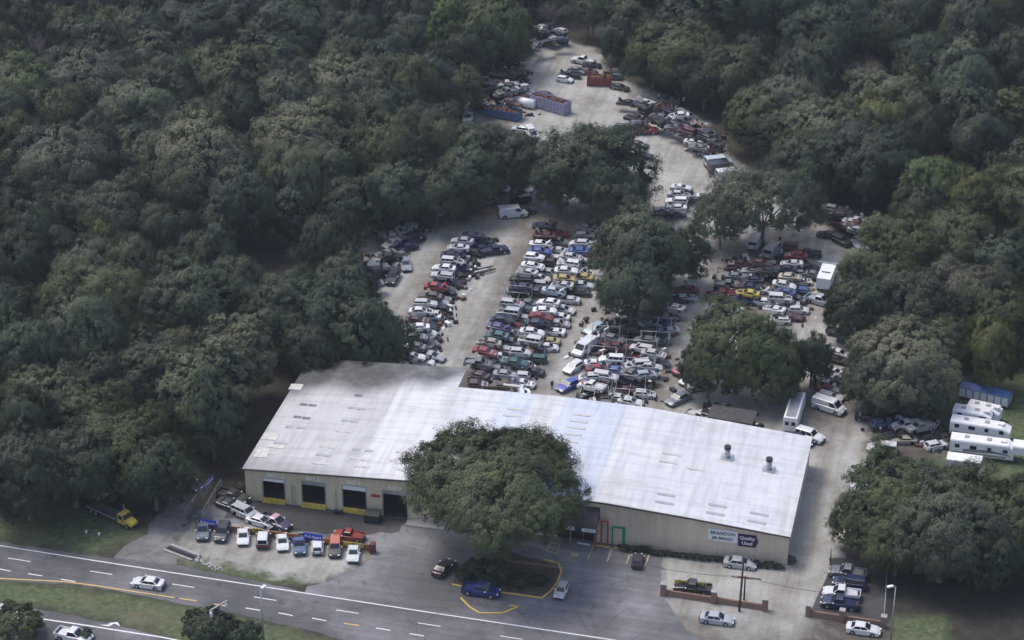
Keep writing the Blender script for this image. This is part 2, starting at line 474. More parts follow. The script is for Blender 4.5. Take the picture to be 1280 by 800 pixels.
for a, b in (((224,748),(246,751)),((267,755),(282,757.5)),((430,779),(449,782))):
    stripe(a, b, .22, M['yline'], 'median_dash', highway)
polyline([(-40,757),(14,768),(110,782),(205,797),(260,808)], .25, M['wline'], 'edge_line', bpy.data.objects['second_carriageway'])
# curved turn arrow painted on the second carriageway
aw = [G(*q) for q in [(124,781),(136,783),(143,779.5),(150,782.5),(147,777.5),(134,779),(139,780),(134,781)]]
mb = MB(); mb.add([(v.x, v.y, .012) for v in aw], [(0,1,2,7),(7,2,6),(6,2,4,5),(2,3,4)]); mb.build('turn_arrow', M['wline'], bpy.data.objects['second_carriageway'])
# parking lines
for a, b in (((690,673),(683,689)),((700,674),(697,692)),((742,681),(735,699)),((765,685),(759,702)),((789,688),(783,705)),((812,692),(806,708)),((684,689),(697,692)),((673,681),(684,689)),((702,673),(690,673)),((696,680),(688,678)),((694,685),(686,684))):
    stripe(a, b, .2, M['fline'], 'parking_line', lot, .008)
stripe((713.5,693),(723,694), 1.1, M['fline'], 'painted_patch', lot, .008)

# ------------------------------------------------------------------ warehouse
TH = math.radians(-12.6)
B0 = G(325, 626)
U = Vector((math.cos(TH), math.sin(TH), 0)); V = Vector((-U.y, U.x, 0))
def bl(u, v, z=0): return B0+U*u+V*v+Vector((0, 0, z))
wh = empty('warehouse', B0, TH, 'long tan metal warehouse with a white patched roof and four dock doors', 'building')
PROF = [(-2.1,5.5),(10,6.15),(23.4,6.85),(38,7.2),(52,7.0),(64,6.2),(78,5.0)]
def rz_(u):
    for (a, za), (b, zb) in zip(PROF, PROF[1:]):
        if u <= b: return za+(zb-za)*(u-a)/(b-a)
    return PROF[-1][1]
DOORS = [(.6,3.9,4.1,.75),(6.6,10.1,4.3,.75),(12.8,16.3,4.5,.75),(18.9,22.5,4.4,.15)]
ENT = (44.8, 50.6)
# front wall: segments between openings, 0.25 m thick
mb = MB()
def wseg(u0, u1, z0, follow=True, ztop=None, t=.25):
    k = [u0]+[u for u, _ in PROF if u0 < u < u1]+[u1]
    for a, b in zip(k, k[1:]):
        za, zb = (rz_(a)-.03, rz_(b)-.03) if ztop is None else (ztop, ztop)
        mb.add([(a,0,z0),(b,0,z0),(b,t,z0),(a,t,z0),(a,0,za),(b,0,zb),(b,t,zb),(a,t,za)], [(0,3,2,1),(4,5,6,7),(0,1,5,4),(1,2,6,5),(2,3,7,6),(3,0,4,7)])
u = -2.1
for a, b, h, d in DOORS:
    wseg(u, a, 0); wseg(a, b, h); u = b
wseg(u, 23.4, 0)
mb.build('front_wall', M['wall'], wh)
mb = MB(); wseg(23.4, ENT[0], 0); wseg(ENT[0], ENT[1], 3.1); wseg(ENT[1], 78, 0)
mb.build('front_wall', M['wall2'], wh)
mb = MB(); mb.box((77.75,.25,0),(78,27.4,4.97)); mb.build('side_wall', M['wall2'], wh)
mb = MB(); mb.box((-2.1,.25,0),(-1.85,33.6,5.47)); mb.build('side_wall', M['wall'], wh)
mb = MB()
def bseg(u0, u1, v):
    k = [u0]+[u for u, _ in PROF if u0 < u < u1]+[u1]
    for a, b in zip(k, k[1:]):
        za, zb = rz_(a)-.03, rz_(b)-.03
        mb.add([(a,v,0),(b,v,0),(b,v+.25,0),(a,v+.25,0),(a,v,za),(b,v,zb),(b,v+.25,zb),(a,v+.25,za)], [(0,3,2,1),(4,5,6,7),(0,1,5,4),(1,2,6,5),(2,3,7,6),(3,0,4,7)])
bseg(-2.1, 23.4, 33.6); bseg(23.4, 78, 27.4)
mb.box((23.15,27.65,0),(23.4,33.6,6.8)); mb.build('rear_wall', M['wall'], wh)
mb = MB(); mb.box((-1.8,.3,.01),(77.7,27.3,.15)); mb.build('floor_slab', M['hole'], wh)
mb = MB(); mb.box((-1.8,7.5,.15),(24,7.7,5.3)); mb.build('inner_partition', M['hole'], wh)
# roof sections
SEC = [(-2.35,6,'s'),(6,14.5,'s'),(14.5,23.4,'w'),(23.4,30.5,'w'),(30.5,36,'b'),(36,40.5,'w'),(40.5,50,'b'),(50,56.5,'w'),(56.5,64,'w'),(64,71,'w'),(71,78.25,'w')]
TINT = {'s': (.53,.53,.53), 'w': (.62,.62,.63), 'b': (.545,.58,.665)}
for i, (a, b, t) in enumerate(SEC):
    v1 = 33.9 if b < 23.5 else 27.7
    us = np.linspace(a, b, 8); vs_ = np.linspace(-.35, v1, 24)
    lift = .004*(i % 2)
    verts = []; gr_ = []
    for v_ in vs_:
        for u_ in us:
            verts.append((u_, v_, rz_(u_)+.02+lift))
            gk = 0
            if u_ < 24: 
                far = (v_-21.0-.22*u_-1.2*math.sin(u_*.5))/4.5 - max(0, (u_-19)/5)  # darker towards the back left edge, wavy border
                near = (5.5-v_-u_*.22)/9.0  # grime by the front left corner
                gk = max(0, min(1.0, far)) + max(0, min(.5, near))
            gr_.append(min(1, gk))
    n = len(us); fs = [(j*n+k, j*n+k+1, (j+1)*n+k+1, (j+1)*n+k) for j in range(len(vs_)-1) for k in range(n-1)]
    nb_ = len(verts); verts += [(x, y, z-.12) for x, y, z in verts]; gr_ += gr_
    fs += [(nb_+f[3], nb_+f[2], nb_+f[1], nb_+f[0]) for f in fs[:]]
    J = len(vs_)-1
    fs += [(k+1, k, nb_+k, nb_+k+1) for k in range(n-1)]+[(J*n+k, J*n+k+1, nb_+J*n+k+1, nb_+J*n+k) for k in range(n-1)]
    fs += [(j*n, (j+1)*n, nb_+(j+1)*n, nb_+j*n) for j in range(J)]+[((j+1)*n+n-1, j*n+n-1, nb_+j*n+n-1, nb_+(j+1)*n+n-1) for j in range(J)]
    mb = MB(); mb.add(verts, fs); me = mb.mesh('roof_section', M['roof'])
    me.attributes.new('darkening', 'FLOAT', 'POINT').data.foreach_set('value', np.array(gr_, np.float32))
    j = R.uniform(-.02, .02)
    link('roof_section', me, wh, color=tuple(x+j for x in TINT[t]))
# eave trim following the gable
mb = MB()
k = [-2.4]+[u for u, _ in PROF[1:-1]]+[78.3]
for a, b in zip(k, k[1:]):
    za, zb = rz_(a), rz_(b)
    mb.add([(a,-.5,za-.2),(b,-.5,zb-.2),(b,-.36,zb-.2),(a,-.36,za-.2),(a,-.5,za),(b,-.5,zb),(b,-.36,zb),(a,-.36,za)], [(0,3,2,1),(4,5,6,7),(0,1,5,4),(1,2,6,5),(2,3,7,6),(3,0,4,7)])
mb.build('eave_trim', flat('dark_brown_trim', (.06, .045, .045), .5), wh)
def loc_of(px, py, zz):
    q = G(px, py, zz)-B0; return q.dot(U), q.dot(V)
def roof_uv(px, py):
    z = 6.5
    for _ in range(6):
        u, v = loc_of(px, py, z); z = rz_(u)
    return u, v
sky_me = MB().box((-.62,-.3,0),(.62,.3,.05))
sm_dark = flat('dirty_skylight', (.16, .16, .18), .3, 0, .3, 3); sm_mid = flat('fogged_skylight', (.36, .36, .38), .35, 0, .2, 3); sm_pale = flat('pale_skylight', (.5, .49, .46), .4, 0, .15, 3)
me_d = sky_me.mesh('skylight', sm_dark); me_m = sky_me.mesh('skylight', sm_mid); me_p = sky_me.mesh('skylight', sm_pale)
for px, py, k_ in [(380,506,'d'),(391,507,'d'),(372,521.5,'d'),(383,523,'d'),(362,534,'m'),(376,535,'m'),(448.5,494.5,'d'),(440,510,'m'),(452,511.5,'m'),(432,526,'m'),(443,527,'m'),(425,539,'p'),(437,540,'p'),
                    (347,554,'m'),(354,555,'m'),(405,558,'p'),(415,559.5,'p'),(400,568.5,'m'),(410,570,'m'),(396,579,'p'),(406,580,'p'),(446,562,'m'),(461,564,'m'),(443,573,'p'),(456,575,'p'),(448,583,'p'),(458,584,'p'),(330,566,'p'),(340,567,'p'),(500,565,'p'),(512,567,'p'),(492,576,'p'),(502,587,'p')]:
    u_, v_ = roof_uv(px, py); link('skylight', {'d': me_d, 'm': me_m, 'p': me_p}[k_], wh, (u_, v_, rz_(u_)+.03))
sky_long = MB().box((-1.35,-.28,0),(1.35,.28,.06))
me_l = sky_long.mesh('skylight', sm_mid); me_lp = sky_long.mesh('skylight', sm_pale)
for px, py, k_ in [(833,619,'m'),(831,629,'m'),(897,632.5,'m'),(894,642.5,'m'),(949,643,'m'),(946,653,'m'),(640,482,'p'),(720,535,'p'),(723,527,'p'),(727,519,'p'),(716,543,'p'),(711,552,'p'),(640,520,'p'),(645,512,'p'),(840,568,'p'),(836,578,'p'),(870,587,'p')]:
    u_, v_ = roof_uv(px, py)
    s_ = -.1 if u_ > 52 else 0
    link('skylight', me_l if k_ == 'm' else me_lp, wh, (u_, v_, rz_(u_)+.03), rot=(0, -s_*0.9 if u_ > 52 else 0, 0))
for px, py in ((909,572),(961,587)):
    u_, v_ = roof_uv(px, py); zz = rz_(u_)
    o = MB().tube([(0,0,-.1),(0,0,1.5)], .42, 14).build('exhaust_stack', M['metal'], wh, loc=(u_, v_, zz))
    MB().tube([(0,0,1.5),(0,0,2.0)], .5, 14).build('stack_cap', M['dkmetal'], o)
    MB().box((-.9,-.9,.0),(.9,.9,.12)).build('flashing', M['metal'], o)
for px, py, sx_, sy_ in ((328,566,1.0,1.4),(338,546,1.2,1.0),(345,558,1.3,.5),(370,484,1.0,.9)):
    u_, v_ = roof_uv(px, py); MB().box((-sx_,-sy_,0),(sx_,sy_,.05)).build('roof_patch', flat('pale_patch', (.55,.55,.5)), wh, loc=(u_, v_, rz_(u_)+.04), rot=(0, -.05, 0))
# doors
for i, (a, b, h, d) in enumerate(DOORS):
    fr = MB(); fr.box((a-.15,-.06,d),(a,-.003,h+.15)); fr.box((b,-.06,d),(b+.15,-.003,h+.15)); fr.box((a,-.06,h),(b,-.003,h+.15))
    dd = fr.build('dock_door', M['metal'], wh)
    MB().box((a,.05,h-.55 if i != 2 else h-.75),(b,.2,h)).build('rolled_shutter', M['white'] if i in (0, 2) else M['metal'], dd)
    if d > .5:
        lg = MB(); lg.add([(a-.1,-.4,0),(b+.1,-.4,0),(b+.1,-.003,0),(a-.1,-.003,0),(a-.1,-.3,d-.05),(b+.1,-.3,d-.05),(b+.1,-.003,d),(a-.1,-.003,d)], [(0,3,2,1),(4,5,6,7),(0,1,5,4),(1,2,6,5),(2,3,7,6),(3,0,4,7)])
        lg.build('dock_ramp', M['yellow'], dd)
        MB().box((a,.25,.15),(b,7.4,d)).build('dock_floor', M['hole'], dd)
def text_mesh(txt, size, mat, name='lettering', depth=.02):
    cu = bpy.data.curves.new(name, 'FONT'); cu.body = txt; cu.size = size; cu.extrude = depth; cu.align_x = 'CENTER'; cu.align_y = 'CENTER'; cu.resolution_u = 2; cu.offset = size*.012
    o = bpy.data.objects.new(name, cu); COL.objects.link(o)
    dg = bpy.context.evaluated_depsgraph_get()
    me = bpy.data.meshes.new_from_object(o.evaluated_get(dg)); me.name = name
    bpy.data.objects.remove(o)
    me.materials.clear(); me.materials.append(mat)
    return me
M['ltrw'] = flat('white_lettering', (.8, .8, .82), .5, 0, .05); M['ltrd'] = flat('dark_lettering', (.03, .02, .05), .5)
for i, (a, b, h, d) in enumerate(DOORS):
    link('lettering', text_mesh('BAY %d' % (i+1), .75, M['ltrw']), wh, ((a+b)/2, -.03, h+.62), rot=(math.pi/2, 0, 0))
MB().box((17.1,-.08,3.1),(18.5,-.003,3.55)).build('wall_placard', M['red'], wh)
for a in (4.9, 5.3, 11.6): MB().box((a,-.16,.3),(a+.12,-.01,3.5)).build('downpipe', M['wall'], wh)
MB().box((22.7,-2.0,.012),(29,-.01,.28)).build('loading_step', M['conc'], wh)
# entrance: canopy, sign fascia, glazed front, posts
ca = empty('entrance_canopy', (0,0,0)); ca.parent = wh
u0, u1 = 43.2, 51.0
cb = MB(); cb.add([(u0,-2.6,3.9),(u1,-2.6,3.9),(u1,-.01,3.9),(u0,-.01,3.9),(u0,-2.2,4.3),(u1,-2.2,4.3),(u1,-.02,5.9),(u0,-.02,5.9)], [(0,3,2,1),(4,5,6,7),(0,1,5,4),(1,2,6,5),(2,3,7,6),(3,0,4,7)])
cb.build('canopy_roof', flat('dark_shingle', (.045, .04, .05), .9, 0, .3, 4), ca)
MB().box((u0+.2,-2.66,3.2),(u1,-2.5,3.88)).build('fascia', flat('dark_fascia', (.02, .02, .045), .5), ca)
link('lettering', text_mesh('SALVAGE', .82, M['ltrw']), ca, (46.2, -2.68, 3.55), rot=(math.pi/2, 0, 0))
MB().box((48.9,-2.70,3.28),(50.9,-2.67,3.82)).build('name_plate', M['white'], ca)
link('lettering', text_mesh('OFFICE', .42, flat('grey_letter', (.3,.3,.34))), ca, (49.9, -2.72, 3.55), rot=(math.pi/2, 0, 0))
for uu in (43.4, 47.2, 50.8):
    MB().box((uu-.1,-2.5,.01),(uu+.1,-2.3,3.2)).build('post', M['wood'], ca)
sf = MB().box((44.8,.05,.15),(50.6,.12,3.1)).build('shop_window', M['glass'], wh)
for uu in (44.8, 46.7, 48.6, 50.5): MB().box((uu,-.02,.15),(uu+.1,.04,3.1)).build('mullion', M['red'], sf)
rf = MB(); rf.box((51.3,-1.0,.01),(51.55,-.8,4.2)); rf.box((52.2,-1.0,.01),(52.45,-.8,4.2)); rf.box((51.3,-1.0,4.2),(52.45,-.8,4.45))
rf.build('red_frame', flat('brick_red_paint', (.3, .06, .04)), wh)
gf = MB(); gf.box((52.8,-.12,.01),(53.0,-.003,3.1)); gf.box((54.3,-.12,.01),(54.75,-.003,3.1)); gf.box((53.0,-.12,2.8),(54.3,-.003,3.1))
dgo = gf.build('side_door_frame', M['green'], wh)
MB().box((53.0,-.05,.01),(54.3,-.004,2.8)).build('door_leaf', M['wall2'], dgo)

def local_thing(name, u_, v_, z, label, cat, rz=0, group=None):
    return empty(name, bl(u_, v_, z), TH+rz, label, cat, group)
sg = local_thing('wall_sign', 68.7, -.09, 3.7, 'white name sign with dark lettering high on the right half of the warehouse wall', 'sign')
MB().box((-2.1,-.05,-.95),(2.1,.05,.95)).build('sign_board', M['white'], sg)
link('lettering', text_mesh('BRANDON', .72, M['ltrd']), sg, (0, -.07, .38), rot=(math.pi/2, 0, 0))
link('lettering', text_mesh('JM BREAD', .68, M['ltrd']), sg, (0, -.07, -.45), rot=(math.pi/2, 0, 0))
sg = local_thing('wall_sign', 72.3, -.09, 3.35, 'dark plum sign with two white lines, right of the white name sign', 'sign')
MB().add([(-1.4,-.05,-1.0),(1.1,-.05,-1.0),(1.45,-.05,0),(1.1,-.05,1.0),(-1.4,-.05,1.0),(-1.4,.05,-1.0),(1.1,.05,-1.0),(1.45,.05,0),(1.1,.05,1.0),(-1.4,.05,1.0)], [(0,1,2,3,4),(9,8,7,6,5),(0,5,6,1),(1,6,7,2),(2,7,8,3),(3,8,9,4),(4,9,5,0)]).build('sign_board', flat('plum_sign', (.035, .008, .04)), sg)
link('lettering', text_mesh('Quality', .74, M['ltrw']), sg, (-.1, -.07, .42), rot=(math.pi/2, 0, 0))
link('lettering', text_mesh('Used', .74, M['ltrw']), sg, (-.1, -.07, -.42), rot=(math.pi/2, 0, 0))

# ------------------------------------------------------------------ plants
def crown_mesh(name, seed, Rr, hh, zc, nl, nleaf, leaf, open_=.0, cone=False, mat=None, low=-.25, ls=1.0):
    rg = np.random.default_rng(seed)
    i = np.arange(nl)+.5
    dz = 1-(1-low)*i/nl
    ph = i*2.39996+rg.normal(0, .25, nl)
    rr = np.sqrt(np.clip(1-dz**2, 0, 1))
    D = np.stack([rr*np.cos(ph), rr*np.sin(ph), dz], 1)
    wob = 1+.16*np.sin(2*np.arctan2(D[:,1], D[:,0])+rg.uniform(0, 6))+.1*np.sin(3*np.arctan2(D[:,1], D[:,0])+rg.uniform(0, 6))+.08*np.sin(5*ph)
    mul = rg.uniform(.66, .92, nl)*wob
    if cone:
        C = np.stack([D[:,0]*Rr*(1-.5*(dz+1)/2)*.85, D[:,1]*Rr*(1-.5*(dz+1)/2)*.85, zc+hh*dz], 1); lr = Rr*rg.uniform(.2, .34, nl)*(1.15-.5*(dz+1)/2)
    else:
        C = D*mul[:, None]*np.array([Rr, Rr, hh])+np.array([0, 0, zc]); lr = ls*Rr*(.09+.19*rg.random(nl)**1.3)
    if open_ > 0: keep = rg.random(nl) > open_; C, D, lr = C[keep], D[keep], lr[keep]; nl = len(C)
    wgt = lr**2; wgt = wgt/wgt.sum()
    nt_ = nl*16
    tl = rg.choice(nl, nt_, p=wgt)
    td = rg.normal(size=(nt_, 3)); td += D[tl]*1.1+np.array([0, 0, .35]); td /= np.linalg.norm(td, axis=1)[:, None]
    tc_ = C[tl]+td*(lr[tl]*rg.uniform(.65, 1.35, nt_))[:, None]*np.array([1.1, 1.1, .85])
    tr_ = lr[tl]*rg.uniform(.22, .42, nt_)
    ltone = np.clip(rg.normal(.5, .13, nl), .1, .95); ttone = np.clip(ltone[tl]+rg.normal(0, .10, nt_), 0, 1)
    k = rg.integers(0, nt_, nleaf)
    od = rg.normal(size=(nleaf, 3)); od /= np.linalg.norm(od, axis=1)[:, None]
    pos = tc_[k]+od*(tr_[k]*rg.uniform(.35, 1.0, nleaf))[:, None]
    nrm = D[tl[k]]*.7+td[k]*.75+od*.35+rg.normal(0, .2, (nleaf, 3))+np.array([0, 0, .15]); nrm /= np.linalg.norm(nrm, axis=1)[:, None]
    a = np.cross(nrm, rg.normal(size=(nleaf, 3))); a /= np.linalg.norm(a, axis=1)[:, None]
    b = np.cross(nrm, a)
    s1 = leaf*rg.uniform(.6, 1.25, nleaf)[:, None]; s2 = s1*.62
    vs = np.stack([pos-a*s1, pos-b*s2+nrm*s1*.15, pos+a*s1, pos+b*s2+nrm*s1*.1], 1).reshape(-1, 3)
    me = bpy.data.meshes.new(name)
    np_mesh(me, vs, np.arange(nleaf*4).reshape(-1, 4))
    tone = np.clip(ttone[k]+rg.normal(0, .05, nleaf), 0, 1).astype(np.float32)
    me.attributes.new('tone', 'FLOAT', 'POINT').data.foreach_set('value', np.repeat(tone, 4))
    me.materials.append(mat or M['leaf'])
    return me, C, lr
def trunk_mesh(name, seed, C, base_r, fork, limbs=9, twigs=2):
    rr = random.Random(seed); mb = MB()
    lean = Vector((rr.uniform(-.3, .3), rr.uniform(-.3, .3), 0))
    top = Vector((0, 0, fork))+lean
    mb.tube([(0,0,-.3), (0,0,.3), lean*.5+Vector((0,0,fork*.5)), top], [base_r*1.5, base_r*1.1, base_r*.9, base_r*.8], 9)
    ids = [rr.randrange(len(C)) for _ in range(limbs)]
    for j in ids:
        e = Vector(C[j]); mid = top.lerp(e, .5)+Vector((rr.uniform(-.6,.6), rr.uniform(-.6,.6), rr.uniform(.1,.9)))
        mb.tube([top-Vector((0,0,.3)), top.lerp(mid, .5), mid, e], [base_r*.55, base_r*.42, base_r*.3, base_r*.1], 6)
        for _ in range(twigs):
            t = mid.lerp(e, rr.random()); q = Vector(C[rr.randrange(len(C))]); q = t+(q-t).normalized()*rr.uniform(1.5, 3.2)
            mb.tube([t, t.lerp(q, .5)+Vector((0,0,.2)), q], [base_r*.16, base_r*.1, base_r*.04], 4)
    return mb.mesh(name, M['bark'])
def bare_mesh(name, seed, h, spread):
    rr = random.Random(seed); mb = MB()
    def grow(p, d, ln, r, lv):
        d = d.normalized(); q = p+d*ln; mid = p.lerp(q, .5)+Vector((rr.uniform(-1,1), rr.uniform(-1,1), 0))*ln*.07
        mb.tube([p, mid, q], [r, r*.82, r*.62], 5 if lv < 2 else 3, cap=False)
        if lv >= 5: return
        n = rr.choice((3, 3, 4)) if lv < 4 else 3
        for k in range(n):
            a = Vector((rr.gauss(0,1), rr.gauss(0,1), rr.gauss(0,.5))).normalized()
            nd = (d*(.9 if k else 1.3)+a*spread+Vector((0,0,.18))).normalized()
            grow(q if k < 2 else p.lerp(q, rr.uniform(.5, .95)), nd, ln*rr.uniform(.6, .82), r*.6, lv+1)
    grow(Vector((0,0,-.2)), Vector((0,0,1)), h*.28, h*.018, 0)
    return mb.mesh(name, M['twig'])
PROTO = {}
def proto(key, seed, Rr, hh, zc, nl, nleaf, leaf, fork, base_r, **k):
    me, C, lr = crown_mesh(key+'_crown', seed, Rr, hh, zc, nl, nleaf, leaf, **k)
    PROTO[key] = (me, trunk_mesh(key+'_trunk', seed+50, C, base_r, fork), Rr, zc)
for s in range(5): proto('oak%d' % s, 10+s, 8.0, 5.6+.3*s, 7.9, 150, 105000, .15, 4.5, .45, low=-.62)
for s in range(2): proto('tall%d' % s, 30+s, 5.6, 7.2, 9.4, 120, 70000, .15, 6, .35, low=-.8)
for s in range(2): proto('sparse%d' % s, 40+s, 9.5, 5.6, 8.3, 130, 66000, .15, 4, .38, open_=.27, low=-.3)
proto('cone', 60, 4.8, 7.5, 9.5, 90, 46000, .15, 4, .3, cone=True, low=-1)
proto('bush', 70, 2.6, 1.7, 1.2, 110, 34000, .085, .8, .12, ls=.7)
proto('bush2', 71, 2.6, 1.7, 1.2, 100, 30000, .085, .8, .12, ls=.75)
BARE = [bare_mesh('bare_branches', 80+s, 15, .75) for s in range(3)]
OLIVE = (.084,.104,.044); DARK = (.052,.071,.040); MOSS = (.140,.158,.092); GREY = (.092,.112,.070); YEL = (.118,.140,.045); BRIGHT = (.09,.135,.045); BLU = (.060,.083,.052); BROWN = (.105,.108,.070)
TN = {'o': (OLIVE, 'olive green'), 'd': (DARK, 'dark green'), 'm': (MOSS, 'pale mossy'), 'g': (GREY, 'grey green'), 'y': (YEL, 'yellow green'), 'b': (BRIGHT, 'bright green'), 'u': (BLU, 'blue green'), 'r': (BROWN, 'brownish green')}
TREES = []
XW = ['at the left edge','far left','well left','left','left of centre','centre left','centre right','right of centre','right','well right','far right','at the right edge']
YW = ['along the top edge','near the top','upper','upper middle','above mid height','at mid height','below mid height','lower middle','lower','near the bottom']
def place(px, py):
    i = max(0, min(11, int(px/1280*12))); j = max(0, min(9, int(py/640*9)))
    return YW[j]+', '+XW[i]
PLACES = {}
def unique(lab0, px, py):
    return lab0
def tree(px, py, rpx, kind='oak', tone='d', label=None, name=None, hc=None, zs=None, group=None, seed=None):
    rr = random.Random(int(px*131+py*17) if seed is None else seed)
    if kind == 'oak': key = 'oak%d' % rr.randrange(5)
    elif kind == 'tall': key = 'tall%d' % rr.randrange(2)
    elif kind == 'sparse': key = 'sparse%d' % rr.randrange(2)
    else: key = kind
    q0 = G(px, py, 8.0); scale_ = FPX/math.sqrt(q0.x**2+q0.y**2+(CAMH-8)**2)
    if kind == 'bare':
        s = rpx/scale_/6.0; q = G(px, py, 9*s)
        pct = place(px, py)
        o = empty('bare_tree', (q.x, q.y, 0), rr.uniform(0, 6.28), label or 'leafless grey tree, '+pct, 'tree', group or 'leafless trees in the woods'); o.scale = (s, s, s*rr.uniform(.9, 1.1))
        link('branches', BARE[rr.randrange(3)], o); TREES.append((q.x, q.y, rpx/scale_)); return o
    cm, tm, pr, zc = PROTO[key]
    s = rpx/scale_/pr
    szz = zs if zs else s**.6*rr.uniform(.92, 1.1)
    q = G(px, py, zc*szz*1.04)
    c0, cn = TN[tone]; j = rr.uniform(.86, 1.14); jg = rr.uniform(.94, 1.06)
    col = (c0[0]*j, c0[1]*j*jg, c0[2]*j)
    pct = place(px, py)
    nm = name or ('shrub' if 'bush' in key else 'cypress_tree' if key == 'cone' else 'oak_tree')
    o = empty(nm, (q.x, q.y, 0), rr.uniform(0, 6.28), label or '%s %s, %s' % (cn, {'tall': 'narrow oak', 'cone': 'pointed tree', 'sparse': 'open crowned oak'}.get(kind, 'rounded oak'), pct), 'shrub' if 'bush' in key else 'tree', group)
    o.scale = (s, s, szz)
    link('trunk', tm, o); link('crown', cm, o, color=col)
    TREES.append((q.x, q.y, rpx/scale_))
    return o
